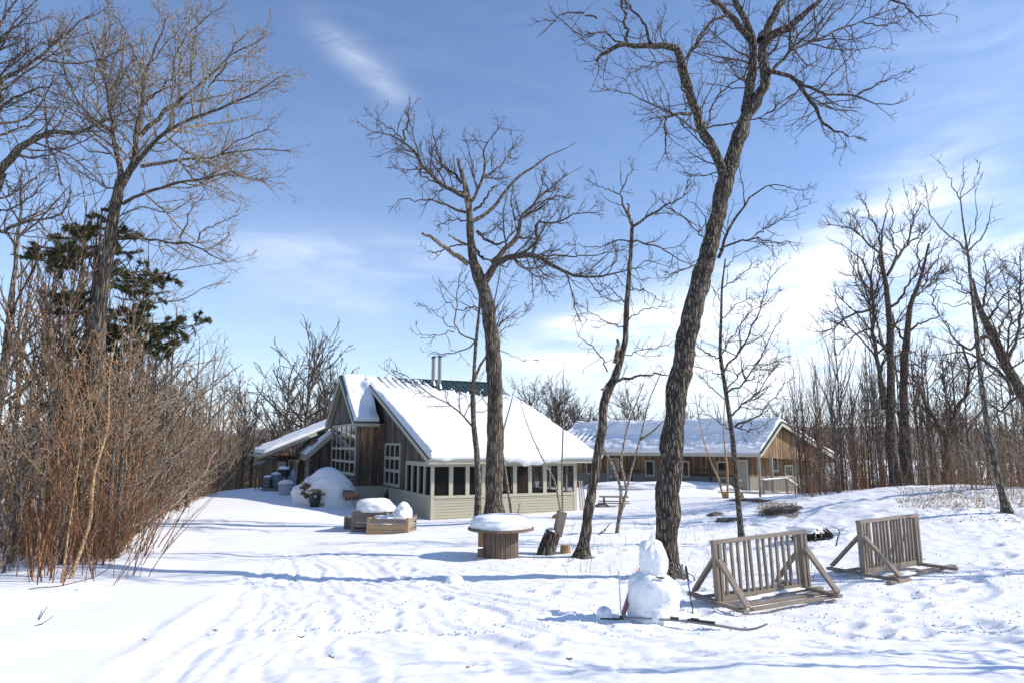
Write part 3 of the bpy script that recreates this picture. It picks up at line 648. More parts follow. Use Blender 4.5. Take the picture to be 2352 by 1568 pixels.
# ------------------------------------------------------------------ long building on the right
A0 = at(1746, 1041, 42); DZ = at(1746, 1134, 42).z
lodge = empty('long_building', (A0.x, A0.y, DZ - .1), math.atan2(-.53, .848), 'long low building with orange board walls and olive siding under a snow covered roof', 'building')
LI = Matrix.Rotation(-math.atan2(-.53, .848), 3, 'Z')
def L(p): return LI @ (Vector(p) - Vector((A0.x, A0.y, DZ - .1)))
la = L(A0); lb = L(at(1795, 967, 43.2)); lc = L(at(1937, 1057, 47.0)); Lg = 14.5
rd = Vector((-1, 0, 0)) * Lg
rf = MB(); rf.prism([la, lb, lb + rd, la + rd], (0, 0, -.14)); rf.prism([lb, lc, lc + rd, lb + rd], (0, 0, -.14))
lroof = rf.build('roof', M['green'], lodge)
ax = lb - la; sl_len = math.hypot(ax.y, ax.z)
def th_l(x, y):
    n1_ = fbm(x * .5, y * 1.2, 140, 4); 
    t_ = .19 + .06 * n1_ + .03 * fbm(x * 2.5, y * 2.5, 143, 3)
    t_ = t_ + .22 * sm(y, 1.6, 2.6) * sm(x, 2.8, 3.6) - .06 * sm(y - .25 * n1_, 1.25, 1.45)
    bare = sm(x, .5, 1.2) * (1 - sm(x, 3.0, 4.0)) * sm(y + .4 * n1_, .9, 1.3) * (1 - sm(y, 1.6, 2.1)) * sm(np.cos(x * 15), -.5, .3)
    bare = np.maximum(bare, .6 * sm(.16 - y + .12 * fbm(x * 1.2, y, 147, 3), 0, .12))
    return (t_ * (1 - bare) - .03 * bare) * np.clip(y / .2 + .15, 0, 1)
nr = Vector((0, -ax.z, ax.y)).normalized()
ush = Vector((ax.x / sl_len, ax.y / sl_len, ax.z / sl_len))
snow_slab('roof_snow', lroof, la + rd + Vector((0, 0, .004)), (1, 0, 0), ush, nr, Lg - .05, sl_len, th_l, 260, 60)
bc = lc - lb; bl = math.hypot(bc.y, bc.z)
snow_slab('roof_snow', lroof, lb + rd + Vector((0, 0, .004)), (1, 0, 0), Vector((bc.x / bl, bc.y / bl, bc.z / bl)), Vector((0, -bc.z, bc.y)).normalized(), Lg - .1, bl, lambda x, y: .22 + .08 * fbm(x, y, 150, 3), 100, 60)
gd = (lc - la); gd.z = 0; gd.normalize(); gn = Vector((gd.y, -gd.x, 0))     # gable plane direction and outward normal
fz = MB()
fz.beam(la + Vector((0, 0, -.13)) + gn * .02, lb + Vector((0, 0, -.13)) + gn * .02, .05, .22); fz.beam(lb + Vector((0, 0, -.13)) + gn * .02, lc + Vector((0, 0, -.13)) + gn * .02, .05, .26)
fz.box(-Lg, la.x, la.y - .03, la.y - .002, la.z - .2, la.z + 0)
fz.build('fascia', M['trim'], lodge)
ge = MB(); ge.beam(la + gn * .05 + Vector((0, 0, .0)), lb + gn * .05, .05, .09); ge.beam(lb + gn * .05, lc + gn * .05, .05, .09); ge.build('roof_edge', M['green'], lroof)
gw = MB(); q0 = la - gn * .35; q1 = lc - gn * .35; qb = lb - gn * .35; gp = Vector((0, 0, -.18))
gw.prism([q0 + gp, qb + gp, q1 + gp, Vector((q1.x, q1.y, la.z - .6)), Vector((q0.x, q0.y, la.z - .22))], -gn * .08); gw.build('gable_wall', M['orange_boards'], lodge)
wy = .95; zt = la.z - .1; zs = 1.05
wl = MB(); wl.box(-Lg + .2, -.9, wy, wy + .1, zs, zt); 
e0 = Vector((-.9, wy, 0)); e1 = e0 + gd * 6.6
wl.prism([(e0.x, e0.y, zs), (e1.x, e1.y, zs), (e1.x, e1.y, zt - .1), (e0.x, e0.y, zt + .3)], -gn * .08); wl.build('board_wall', M['orange_boards'], lodge)
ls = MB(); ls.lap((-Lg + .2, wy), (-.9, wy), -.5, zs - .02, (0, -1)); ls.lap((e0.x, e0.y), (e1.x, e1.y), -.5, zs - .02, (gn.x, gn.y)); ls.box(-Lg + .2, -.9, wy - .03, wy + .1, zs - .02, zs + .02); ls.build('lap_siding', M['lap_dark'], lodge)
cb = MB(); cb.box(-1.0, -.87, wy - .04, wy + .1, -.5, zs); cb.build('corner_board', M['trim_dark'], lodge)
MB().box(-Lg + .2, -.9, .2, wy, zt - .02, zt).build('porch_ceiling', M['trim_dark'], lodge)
def lx_at(u, yl=0.95):
    """local x where the pixel column u meets the wall plane local y = yl"""
    d = LI @ ray(u, 1080); o = L((0, 0, EYE)); k = (yl - o.y) / d.y; return (o + d * k).x
for u in (1336 + 115, 1560 + 180): pass
pm_ = MB()
for u in (1450, 1537, 1632):
    x = lx_at(u, .12); pb = MB(); pb.box(x - .06, x + .06, .08, .2, -.5, la.z - .15); pb.build('post', M['grey_boards'], lodge)
for uu, yy in ((1744, .15),):
    x = lx_at(uu, yy); pb = MB(); pb.box(x - .07, x + .07, yy - .07, yy + .07, -.5, la.z - .12); pb.build('post', M['trim_dark'], lodge)
for k in (1.0, 3.6): 
    c = Vector((0.0, .15, 0)) + gd * k; pb = MB(); pb.box(c.x - .07, c.x + .07, c.y - .07, c.y + .07, -.5, la.z - .22); pb.build('post', M['trim_dark'], lodge)
for u0, u1 in ((1482, 1504), (1567, 1584), (1647, 1672)):
    a_, b_ = lx_at(u0), lx_at(u1); window(lodge, (a_, wy, .95), (1, 0, 0), b_ - a_, 1.05, 1, 1, M['trim'], (0, -1, 0), .09, .04)
a_, b_ = lx_at(1347), lx_at(1362); window(lodge, (a_, wy, 1.0), (1, 0, 0), b_ - a_, .8, 1, 1, M['trim'], (0, -1, 0), .08, .04)
for u0, u1, mm in ((1694, 1715, 'trim_dark'), (1398, 1420, 'lap_dark')):
    a_, b_ = lx_at(u0), lx_at(u1); d_ = MB(); d_.box(a_, b_, wy - .05, wy - .002, -.3, 2.02); dd_ = d_.build('door', M[mm], lodge)
    f_ = MB(); f_.box(a_ - .1, a_ - .002, wy - .06, wy - .002, -.3, 2.12); f_.box(b_ + .002, b_ + .1, wy - .06, wy - .002, -.3, 2.12); f_.box(a_ - .002, b_ + .002, wy - .06, wy - .002, 2.025, 2.12); f_.build('door_frame', M['trim'], dd_)
    h_ = MB(); h_.box(a_ + .12, a_ + .24, wy - .08, wy - .052, .78, .92); h_.build('notice', M['white'], dd_)
for u0, u1, z_ in ((1592, 1640, 1.42), (1586, 1645, 1.12), (1446, 1475, 1.25), (1590, 1690, 1.06)):
    MB().box(lx_at(u0), lx_at(u1), wy - .12, wy - .02, z_, z_ + .07).build('wall_rack', M['black'], lodge)
wx = e0 + gd * 2.0
for k, (s0, z0, w_, h_) in enumerate(((2.0, 1.35, .9, 1.0), (3.55, 1.0, .9, .75))):
    q = e0 + gd * s0; window(lodge, (q.x, q.y, z0), gd, w_, h_, 1, 1, M['trim'], gn, .1, .04)
tag(MB().box(-.13, .13, -.04, 0, 0, .14).build('exit_sign', M['red']), 'small red sign under the eave of the long building', 'sign')
xs_ = bpy.data.objects['exit_sign']; xs_.location = lodge.matrix_basis @ Vector((lx_at(1417, .9), .88, 2.25)); xs_.rotation_euler = lodge.rotation_euler
fe = empty('fire_extinguisher', lodge.matrix_basis @ Vector((lx_at(1421, .8), .8, .75)), 0, 'red fire extinguisher hanging on the long building wall', 'extinguisher')
MB().tube([(0, 0, 0), (0, 0, .05), (0, 0, .36), (0, 0, .42)], [.05, .07, .07, .03], 12).build('body', M['red'], fe); MB().box(-.04, .04, -.02, .02, .43, .48).build('handle', M['black'], fe)
rl = empty('ramp_railing', (0, 0, 0), 0, 'grey wooden railing with thin balusters beside the long building gable', 'railing')
ra_, rb_, rc_ = at(1752, 1102, 41.6), at(1806, 1098, 42.5), at(1838, 1120, 43.2)
RB = MB(); TR = MB(); SN = MB()
for p, q, nn_ in ((ra_, rb_, 16), (rb_, rc_, 9)):
    TR.beam(p, q, .09, .05); lo = Vector((0, 0, -.75)); TR.beam(p + lo, q + lo, .05, .06); SN.beam(p + Vector((0, 0, .06)), q + Vector((0, 0, .06)), .1, .06)
    for i in range(nn_ + 1):
        c = p.lerp(q, i / nn_); MB().beam(c + Vector((0, 0, -.03)), c + Vector((0, 0, -.78)), .035, .035, (1, 0, 0)).build('baluster', M['rack_wood'], rl)
for p in (ra_, rb_, rc_): MB().beam(p + Vector((0, 0, .02)), p + Vector((0, 0, -1.0)), .1, .1, (1, 0, 0)).build('post', M['rack_wood'], rl)
TR.build('rail', M['rack_wood_x'], rl); SN.build('rail_snow', M['snow_soft'], rl)

# ------------------------------------------------------------------ objects in the yard
def frame_between(name, P, Q, label, cat, group=None, zup=None):
    """Empty at P with local x pointing to Q"""
    e = empty(name, (0, 0, 0), 0, label, cat, group); x = (Q - P).normalized(); y = Vector((0, 0, 1)).cross(x).normalized(); z = x.cross(y)
    e.matrix_basis = Matrix.Translation(P) @ Matrix((x, y, z)).transposed().to_4x4(); return e
def rack(P, Q, h, n, label, seed, extra):
    L_ = (Q - P).length; e = frame_between('bike_rack', P, Q, label, 'bike rack', 'slatted wooden bike racks'); rg = random.Random(seed)
    def bm(name, p, q, w_, t_, mt='rack_wood_x', up=(0, 0, 1)): return MB().beam(p, q, w_, t_, up).build(name, M[mt], e, bevel=.004)
    bm('top_rail', (-.04, 0, h), (L_ + .04, 0, h), .09, .045); bm('bottom_rail', (-.02, .0, .06), (L_ + .02, 0, .06), .045, .09)
    for i in range(n):
        x = .12 + (L_ - .24) * (i + .5 + rg.uniform(-.12, .12)) / n; x2 = x + rg.uniform(-.015, .015)
        bm('slat', (x, 0, .105), (x2, 0, h - .024), .036, .04, 'rack_wood', (0, 1, 0))
    for x in (0, L_):
        for dx in (-.0, .07 if x == 0 else -.07):
            bm('post', (x + dx, 0, .0), (x + dx, 0, h - .024), .048, .09, 'rack_wood', (0, 1, 0))
        bm('foot', (x - .03, -.62, .03), (x - .03, .62, .03), .09, .045)
        for s in ((-1, 1) if x == 0 or seed == 1 else (1,)):
            bm('brace', (x - .03 + (.06 if x == 0 else 0), s * .58, .07), (x - .03 + (.06 if x == 0 else 0), s * .05, h * .72), .045, .085, 'rack_wood', (1, 0, 0))
    for y, x0, x1, z in extra: bm('base_board', (x0, y, z), (x1, y, z - .01), .09, .03)
    for q in range(4):
        snow_blob('base_snow', e, (rg.uniform(.2, L_ - .2), rg.uniform(-.45, .3), .035), rg.uniform(.15, .4), rg.uniform(.04, .1), .03, .3, 300 + q + seed * 10, flat=0, n=24, m=6)
    return e
P1, Q1 = at(1650, 1386, 10), at(1857, 1353, 10.6); P2, Q2 = at(1984, 1321, 11.4), at(2113, 1297, 12.2)
rack(P1, Q1, .84, 12, 'wooden slatted bike rack nearer the snowman, with the wider gaps', 1, [(-.3, .1, 1.85, .02), (-.5, .15, 1.7, .015), (.38, -.1, 1.6, .02), (.0, -.1, 1.9, .012)])
rack(P2, Q2, .84, 14, 'farther wooden slatted bike rack, beside the groomed track at the right', 2, [(-.35, .1, 2.0, .02), (.35, -.2, 2.0, .02), (-.56, -.25, .3, .015)])

# cable spool table
sp = at(1150, 1272, 15); spz = H(sp.x, sp.y); tb = empty('spool_table', (sp.x, sp.y, spz), 0, 'round cable spool table with a thick cap of snow on its top', 'table')
for i in range(22):
    a = 2 * math.pi * i / 22; r_ = .36; wst = 2 * math.pi * r_ / 22 * .94; b_ = MB(); b_.box(-wst / 2, wst / 2, -.016, .016, -.12, .57 + .0)
    o = b_.build('stave', M['spool_wood'], tb, bevel=.004); o.location = (r_ * math.cos(a), r_ * math.sin(a), 0); o.rotation_euler = (0, 0, a + math.pi / 2)
tp = MB(); tp.tube([(0, 0, .57), (0, 0, .62)], [.71, .70], 40); tp.build('tabletop', M['spool_wood'], tb, bevel=.006)
snow_blob('snow_cap', tb, (0, 0, .615), .66, .66, .27, .12, 21, flat=0.0, freq=1.2, power=.45)
for k, (dx, dz, hh) in enumerate(((-.42, .22, .34), (-.43, -.1, .26))):
    bl_ = MB(); bl_.box(-.06, .1, -.1, .1, 0, hh); o = bl_.build('wood_block', M['log_end']); o.location = (sp.x + dx, sp.y + .02, spz + dz); tag(o, ('upper' if k == 0 else 'lower') + ' brown wood block stacked behind the left side of the spool table', 'wood block', 'wood blocks by the spool table')

# compost boxes
def slat_box(name, P, rz, wx_, wy_, hh, nb, mat_front, mat_side, label, seed, snowcap):
    z = H(P.x, P.y) - .04; e = empty(name, (P.x, P.y, z), rz, label, 'wooden box', 'slatted wooden compost boxes'); rg = random.Random(seed); ph = (hh - .02) / nb
    for x in (0, wx_):
        for y in (0, wy_): MB().box(x - .045, x + .045, y - .045, y + .045, -.1, hh).build('corner_post', M[mat_front if y == 0 else mat_side], e, bevel=.004)
    for k in range(nb):
        z0 = k * ph + .02; z1 = z0 + ph - .02 - rg.uniform(0, .02)
        MB().box(.046, wx_ - .046, -.03, -.005, z0, z1).build('board', M[mat_front if k < nb - 1 else 'box_wood'], e, bevel=.003)
        MB().box(.046, wx_ - .046, wy_ + .005, wy_ + .03, z0, z1).build('board', M[mat_side], e)
        for x in (-.03, wx_ + .005): MB().box(x, x + .025, .046, wy_ - .046, z0, z1).build('board', M[mat_side], e, bevel=.003)
    if snowcap:
        for nm_, c, rx, ry, rz2, am, sd, kw in snowcap: snow_blob(nm_, e, c, rx, ry, rz2, am, sd, **kw)
    MB().box(.03, wx_ - .03, .03, wy_ - .03, hh * .3, hh * .72).build('compost_fill', M['snow_soft'], e)
    return e
bxr = math.atan2(-.08, 1)
slat_box('compost_box', at(846, 1221, 19.6), bxr, 1.1, .95, .50, 3, 'new_wood', 'box_wood', 'front slatted box of newer yellow planks with a peak of snow in it', 1,
         [('snow_fill', (.55, .47, .32), .5, .42, .2, .3, 31, dict(flat=-.1, power=.5)), ('snow_peak', (.84, .5, .42), .29, .33, .46, .22, 33, dict(flat=0))])
slat_box('compost_box', at(810, 1217, 20.3), bxr, .95, 1.0, .62, 4, 'box_wood', 'box_wood', 'taller grey slatted box behind the yellow one, under a thick flat cap of snow', 2,
         [('snow_cap', (.50, .5, .60), .60, .60, .36, .14, 35, dict(flat=0, freq=1.1, power=.55))])
slat_box('compost_box', at(794, 1207, 21.2), bxr, .6, .8, .40, 3, 'box_wood', 'box_wood', 'low grey slatted box at the left end of the compost boxes', 3, [('snow_fill', (.3, .4, .3), .3, .36, .1, .2, 37, dict(flat=-.1, power=.5))])

# chair carved from a log and the short log beside it
lp = at(1258, 1271, 15.5); lz = H(lp.x, lp.y)
lc_ = empty('log_chair', (lp.x, lp.y, lz), R(10), 'tilted chair cut from a split log with its plank back leaning right', 'log chair')
sq = MB(); sq.tube([(-.06, 0, -.08), (-.03, 0, .05), (.05, 0, .26), (.13, 0, .47)], [.21, .20, .185, .18], 12, seed=3, jit=.07); sq.build('seat', M['oak_bark'], lc_)
bk = MB(); bk.prism([(.13, .13, .38), (.29, .13, .36), (.42, .13, .88), (.25, .13, .93)], (0, -.26, 0)); bk.build('backrest', M['rack_wood'], lc_, bevel=.01)
snow_blob('seat_snow', lc_, (.06, 0, .46), .14, .15, .09, .3, 41, flat=-.1, n=24, m=12)
o = MB().tube([(0, 0, -.05), (0, 0, .16)], [.12, .11], 12, seed=5, jit=.08).build('log', M['log_end']); q = at(1299, 1262, 15.7); o.location = (q.x, q.y, H(q.x, q.y)); tag(o, 'short log stump lying right of the log chair', 'log')
q = at(1277, 1172, 24)
snow_r = from_np('stone', *blob_mesh(.14, .12, .12, .3, 44, n=16, m=8), M['log_end'], smooth=True); snow_r.location = (q.x, q.y, H(q.x, q.y) + .1); tag(snow_r, 'small brown stump poking out behind the log chair', 'stump')

# ------------------------------------------------------------------ snowman, skis, poles
sn = at(1501, 1424, 9.0); sz = H(sn.x, sn.y)
sm_e = empty('snowman', (sn.x, sn.y, sz), 0, 'squat lumpy snowman of two packed snow blocks', 'snowman')
def lump(name, parent, prof, seed, n=64, amp=.10, loc=(0, 0, 0), tilt=0):
    """lathe of (z, rx, ry, cx) with lumpy noise"""
    zs_ = np.array([p[0] for p in prof]); m_ = 40; zz = np.linspace(zs_[0], zs_[-1], m_)
    rx = np.interp(zz, zs_, [p[1] for p in prof]); ry = np.interp(zz, zs_, [p[2] for p in prof]); cx = np.interp(zz, zs_, [p[3] for p in prof])
    for _ in range(4):
        for a in (rx, ry, cx): a[1:-1] = (a[:-2] + a[1:-1] * 2 + a[2:]) / 4
    th = np.linspace(0, 2 * math.pi, n, endpoint=False); TT, ZZ = np.meshgrid(th, zz)
    nz = fbm(np.cos(TT) * 2.4 + seed, ZZ * 5.5 + np.sin(TT) * 2.4, seed, 4); nz2 = fbm(np.cos(TT) * 7 + np.sin(TT) * 4, ZZ * 13, seed + 9, 3)
    k = 1 + amp * nz + amp * .28 * nz2
    V = np.stack([cx[:, None] + rx[:, None] * np.cos(TT) * k, ry[:, None] * np.sin(TT) * k, ZZ + .02 * nz], -1).reshape(-1, 3)
    i = np.arange(m_ - 1)[:, None] * n + np.arange(n)[None, :]; j = np.arange(m_ - 1)[:, None] * n + (np.arange(n)[None, :] + 1) % n
    V = np.r_[V, V[-n:].mean(0)[None]]; top = np.stack([(m_ - 1) * n + np.arange(n), (m_ - 1) * n + (np.arange(n) + 1) % n, np.full(n, len(V) - 1)], -1)
    o = from_np(name, V, np.stack([i, j, j + n, i + n], -1).reshape(-1, 4), M['packed'], parent, smooth=True, tri=top); o.location = loc; return o
lump('body', sm_e, [(-.1, .34, .32, .0), (.05, .325, .31, 0), (.2, .32, .30, 0), (.35, .325, .29, .01), (.46, .31, .27, .01), (.54, .25, .22, .0), (.585, .17, .15, .0), (.605, .06, .06, .0)], 5, amp=.085)
lump('head', sm_e, [(.50, .11, .11, .02), (.58, .155, .14, .02), (.66, .18, .16, .02), (.76, .183, .165, .02), (.84, .165, .15, .01), (.91, .145, .13, -.005), (.94, .12, .10, 0), (.965, .06, .06, 0)], 8, amp=.09)
dk = MB(); dk.add([(-.02, -.2, .545), (.09, -.19, .55), (.08, -.165, .565), (0, -.17, .585), (-.03, -.19, .575)], [(0, 1, 2, 3, 4)]); dk = MB().beam((.0, -.225, .57), (.1, -.215, .555), .03, .02); dk.build('bark_chip', M['dead'], sm_e)
skirt = snow_blob('loose_snow', sm_e, (.10, .12, -.05), .52, .34, .12, .4, 51, mat='snow', flat=-.1, freq=3)
def ski(name, pts, width, side, label, mt, tip_mat=None):
    """ski: polyline of centre points; side = width direction"""
    m_ = MB(); pts = [Vector(p) for p in pts]; sd = Vector(side).normalized(); nseg = len(pts)
    ws = [width * (.75 if i == 0 else 1.0) for i in range(nseg)]; ws[-1] = width * .22; ws[-2] = width * .6; ws[-3] = width * .85
    vs = []; 
    for i, p in enumerate(pts):
        t_ = (pts[min(i + 1, nseg - 1)] - pts[max(i - 1, 0)]).normalized(); n_ = sd.cross(t_).normalized(); hh = .011 * (1 - .6 * abs(i / (nseg - 1) - .45))
        vs += [p - sd * ws[i] / 2 - n_ * hh, p + sd * ws[i] / 2 - n_ * hh, p + sd * ws[i] / 2 + n_ * hh, p - sd * ws[i] / 2 + n_ * hh]
    fs = [(i * 4 + j, i * 4 + (j + 1) % 4, i * 4 + 4 + (j + 1) % 4, i * 4 + 4 + j) for i in range(nseg - 1) for j in range(4)] + [(0, 1, 2, 3), tuple(range(nseg * 4 - 1, nseg * 4 - 5, -1))]
    m_.add(vs, fs); e = empty(name, (0, 0, 0), 0, label, 'ski', 'cross-country skis round the snowman'); m_.build('ski_body', M[mt], e); return e
# lying ski
a_, b_ = at(1432, 1423, 8.85), at(1700, 1428, 8.35); tipp = at(1755, 1417, 8.25)
a_.z = H(a_.x, a_.y) + .02; b_.z = H(b_.x, b_.y) + .02; pts = [a_.lerp(b_, i / 12) for i in range(13)]
lift = max(H(q.x, q.y) - q.z for q in pts) + .015
for i, q in enumerate(pts): q.z += max(lift, .015) + .03 * math.sin(i / 12 * math.pi)
dd = (b_ - a_); dd.z = 0; dd.normalize()
for k in range(1, 6): pts.append(pts[12] + dd * (.06 * k) + Vector((0, 0, .004 * k * k - .002 * k)))
s1 = ski('ski', pts, .055, (-dd.y, dd.x, 0), 'dark grey ski lying in front of the snowman with its tip turned up', 'ski_grey')
bd = MB(); mp = pts[5]; bd.beam(mp + Vector((0, 0, .02)), mp + dd * .1 + Vector((0, 0, .02)), .05, .03); bd.beam(mp + dd * .2 + Vector((0, 0, .018)), mp + dd * .52 + Vector((0, 0, .012)), .045, .022); bd.beam(mp + dd * .24 + Vector((0, 0, .035)), mp + dd * .34 + Vector((0, 0, .03)), .03, .02)
bd.build('binding', M['black'], s1)
# standing ski, tail in the snow at lower left, tip behind the head
a_, b_ = at(1429, 1418, 8.93), at(1496, 1238, 9.5); pts = []
tip2 = at(1507, 1206, 9.62)
for i in range(13):
    t_ = i / 12; p = a_.lerp(b_, t_); c_ = at(1453, 1335, 9.1); q_ = (1 - t_) ** 2; p = a_ * q_ + c_ * 2 * t_ * (1 - t_) * 1.0 + b_ * t_ * t_; pts.append(p)
for k in range(1, 4): pts.append(b_.lerp(tip2, k / 3) + Vector((0, .006 * k * k, 0)))
sdv = Vector((.86, .15, -.36))
s2 = ski('ski', pts, .06, sdv, 'white and red ski standing tail down behind the snowman, lettered tail', 'white')
ds = (pts[12] - pts[0]).normalized(); fn = sdv.normalized().cross(ds).normalized()
if fn.y > 0: fn = -fn
def band(nm, i0, i1, w_, mt, off=.012):
    m_ = MB(); sn_ = sdv.normalized()
    for i in range(i0, i1): m_.add([pts[i] - sn_ * w_ / 2 + fn * off, pts[i] + sn_ * w_ / 2 + fn * off, pts[i + 1] + sn_ * w_ / 2 + fn * off, pts[i + 1] - sn_ * w_ / 2 + fn * off], [(0, 1, 2, 3)])
    return m_.build(nm, M[mt], s2)
band('tail_panel', 0, 5, .056, 'ski_grey'); band('red_stripe', 7, 9, .02, 'red'); band('tip_panel', 11, 14, .05, 'grey_plastic'); 
mb_ = MB(); q = pts[6] ; mb_.beam(q + fn * .02 - ds * .04, q + fn * .03 + ds * .1, .05, .03); mb_.beam(q + fn * .04, q + fn * .05 + sdv * .07, .03, .03); mb_.build('binding', M['black'], s2)
fc = bpy.data.curves.new('lettering_curve', 'FONT'); fc.body = 'Tour'; fc.size = .085; fc.extrude = .001; fc.align_x = 'LEFT'; fc.align_y = 'CENTER'; fc.offset = .0015; fc.materials.append(M['red'])
fo0 = bpy.data.objects.new('lettering_curve', fc); COL.objects.link(fo0); dg = bpy.context.evaluated_depsgraph_get(); lme = bpy.data.meshes.new_from_object(fo0.evaluated_get(dg)); bpy.data.objects.remove(fo0); fo = bpy.data.objects.new('lettering', lme); COL.objects.link(fo); fo.parent = s2
xx = (pts[3] - pts[0]).normalized(); zz = fn; yy = zz.cross(xx).normalized()
fo.matrix_basis = Matrix.Translation(pts[0] + xx * .03 + fn * .015) @ Matrix((xx, yy, xx.cross(yy))).transposed().to_4x4()
# poles
def pole(base, top, label, shaft, grip_on_top):
    e = empty('ski_pole', (0, 0, 0), 0, label, 'ski pole', 'ski poles round the snowman'); t_ = (top - base).normalized()
    MB().tube([base, top], [.008, .009] if grip_on_top else [.009, .008], 8).build('shaft', M[shaft], e)
    if grip_on_top:
        MB().tube([top - t_ * .02, top + t_ * .02, top + t_ * .12, top + t_ * .14], [.014, .017, .016, .012], 10).build('grip', M['black'], e)
        MB().tube([top + t_ * .06 + Vector((.0, -.01, 0)), top + Vector((.07, -.015, .02)), top + Vector((.085, -.015, -.03)), top + Vector((.04, -.015, -.06)), top - t_ * .01], .008, 6).build('strap', M['black'], e)
        MB().tube([base + t_ * .30, base + t_ * .40], .0105, 8).build('shaft_band', M['blue'], e)
        MB().tube([base + t_ * .1, base + t_ * .115], [.01, .03], 10).build('basket', M['black'], e)
    else:
        MB().tube([base + t_ * .0, base + t_ * .04], [.035, .014], 10).build('basket', M['black'], e)
        MB().tube([base + Vector((-.02, 0, 0)), base + Vector((-.26, -.02, .01))], .012, 8).build('grip', M['black'], e)
pole(at(1427, 1421, 8.75), at(1421, 1310, 8.8), 'silver ski pole stuck upright left of the snowman', 'alu', False)
pole(at(1592, 1409, 8.95), at(1579, 1325, 9.0), 'black and blue ski pole with a strap standing right of the snowman', 'black', True)
q = at(1387, 1424, 8.95); o = lump('snow_lump', None, [(-.06, .09, .09, 0), (.03, .092, .09, 0), (.1, .085, .08, .0), (.13, .05, .05, 0), (.14, .01, .01, 0)], 17, 24, .12); o.location = (q.x, q.y, H(q.x, q.y)); tag(o, 'small block of snow lying left of the snowman', 'snow lump')
q = at(1571, 1318, 12.6); o = lump('snow_lump', None, [(-.06, .12, .12, 0), (.03, .11, .1, 0), (.14, .095, .09, 0), (.19, .05, .05, 0), (.2, .01, .01, 0)], 19, 24, .14); o.location = (q.x, q.y, H(q.x, q.y)); tag(o, 'upright block of snow right of the big oak base', 'snow lump')
q = at(1043, 1326, 12.3); o = lump('snow_lump', None, [(-.06, .18, .15, 0), (.03, .15, .12, 0), (.1, .12, .09, 0), (.13, .04, .04, 0), (.14, .01, .01, 0)], 23, 24, .2); o.location = (q.x, q.y, H(q.x, q.y) - .02); tag(o, 'low lump of snow on the tree shadow in the yard', 'snow lump')

# ------------------------------------------------------------------ left of the house: snow mound, firewood, bucket, barrels
mp = at(748, 1165, 32.5); e = snow_blob('snow_mound', None, (mp.x, mp.y, H(mp.x, mp.y) - .15), 1.3, 1.2, 1.75, .16, 61, flat=-.05, freq=1.3, n=90, m=50); tag(e, 'big rounded snow mound in front of the tall window wall', 'snow mound')
rg = random.Random(5)
LAB = ['']
def log_piece(p, L_, r_, rot, mt='log_end'):
    e = MB(); k = rg.choice((3, 4, 5)); e.tube([(-L_ / 2, 0, 0), (L_ / 2, 0, 0)], [r_, r_], k, seed=rg.random(), jit=.25); o = e.build('firewood_log', M[mt]); o.location = p; o.rotation_euler = rot
    return tag(o, LAB[0] + {'log_end': ' yellow split', 'oak_bark': ' dark barked', 'dead': ' pale grey'}[mt] + ' log', 'firewood', 'firewood at the snow mound, ' + LAB[0][:20])
for i in range(46):
    LAB[0] = 'at the snowy top left end of the woodpile, a' if i < 20 else 'in the sloping left face of the woodpile, a'
    u = rg.uniform(694, 728); v = 1098 + (u - 694) * 1.0 + rg.uniform(-4, 34); 
    log_piece(at(u, v, 31.65 + rg.uniform(-.1, .15)), .3, rg.uniform(.04, .08), (rg.uniform(0, 3), rg.uniform(-.3, .3), R(80) + rg.uniform(-.6, .6)), rg.choice(('log_end', 'oak_bark', 'oak_bark', 'dead')))
LAB[0] = 'stacked above and beside the black tub, a'
for i in range(22):
    log_piece(at(rg.uniform(722, 744), rg.uniform(1122, 1176), 31.3 + rg.uniform(-.1, .2)), .4, rg.uniform(.05, .09), (rg.uniform(0, 3), 0, R(50) + rg.uniform(-.6, .6)), rg.choice(('log_end', 'log_end', 'oak_bark')))
LAB[0] = 'in the low stack against the corner of the window wall, a'
for i in range(9):
    log_piece(at(rg.uniform(798, 815), 1124 + rg.uniform(0, 22), 31.4), .5, rg.uniform(.07, .11), (rg.uniform(0, 3), 0, R(15) + rg.uniform(-.3, .3)), rg.choice(('log_end', 'dead')))
mq = at(716, 1165, 32.6); o = snow_blob('snow_mound', None, (mq.x, mq.y, H(mq.x, mq.y) - .1), .95, .85, 1.3, .28, 71, flat=-.05, freq=1.8, n=64, m=36); tag(o, 'smaller snow shoulder over the woodpile at the left of the big mound', 'snow mound')
bk_ = at(722, 1181, 31.0); be = empty('bucket', (bk_.x, bk_.y, H(bk_.x, bk_.y) - .02), 0, 'black plastic tub standing under the woodpile', 'tub')
MB().tube([(0, 0, 0), (0, 0, .55)], [.2, .26], 20).build('tub_body', M['black'], be); MB().tube([(0, 0, .54), (0, 0, .58)], [.285, .285], 20).build('rim', M['black'], be); MB().box(.04, .12, -.262, -.255, .44, .52).build('sticker', M['white'], be)
def gnd(u, v, Y_, dz=0):
    p = at(u, v, Y_); return Vector((p.x, p.y, H(p.x, p.y) + dz))
q = gnd(632, 1118, 37.5); e = empty('barrel', q, 0, 'blue grey steel drum standing by the wing of the house', 'drum')
MB().tube([(0, 0, 0), (0, 0, .1), (0, 0, .35), (0, 0, .37), (0, 0, .7), (0, 0, .75)], [.28, .32, .33, .345, .33, .3], 20).build('drum_body', M['blue_steel'], e); snow_blob('snow_cap', e, (0, 0, .75), .27, .27, .12, .2, 81, flat=0, n=24, m=10)
q = gnd(650, 1112, 38.3); e = empty('grill', q, 0, 'black kettle grill with snow on its lid behind the steel drum', 'grill')
for a in (0, 2.1, 4.2): MB().beam((.28 * math.cos(a), .28 * math.sin(a), 0), (.12 * math.cos(a), .12 * math.sin(a), .65), .03, .03).build('leg', M['black'], e)
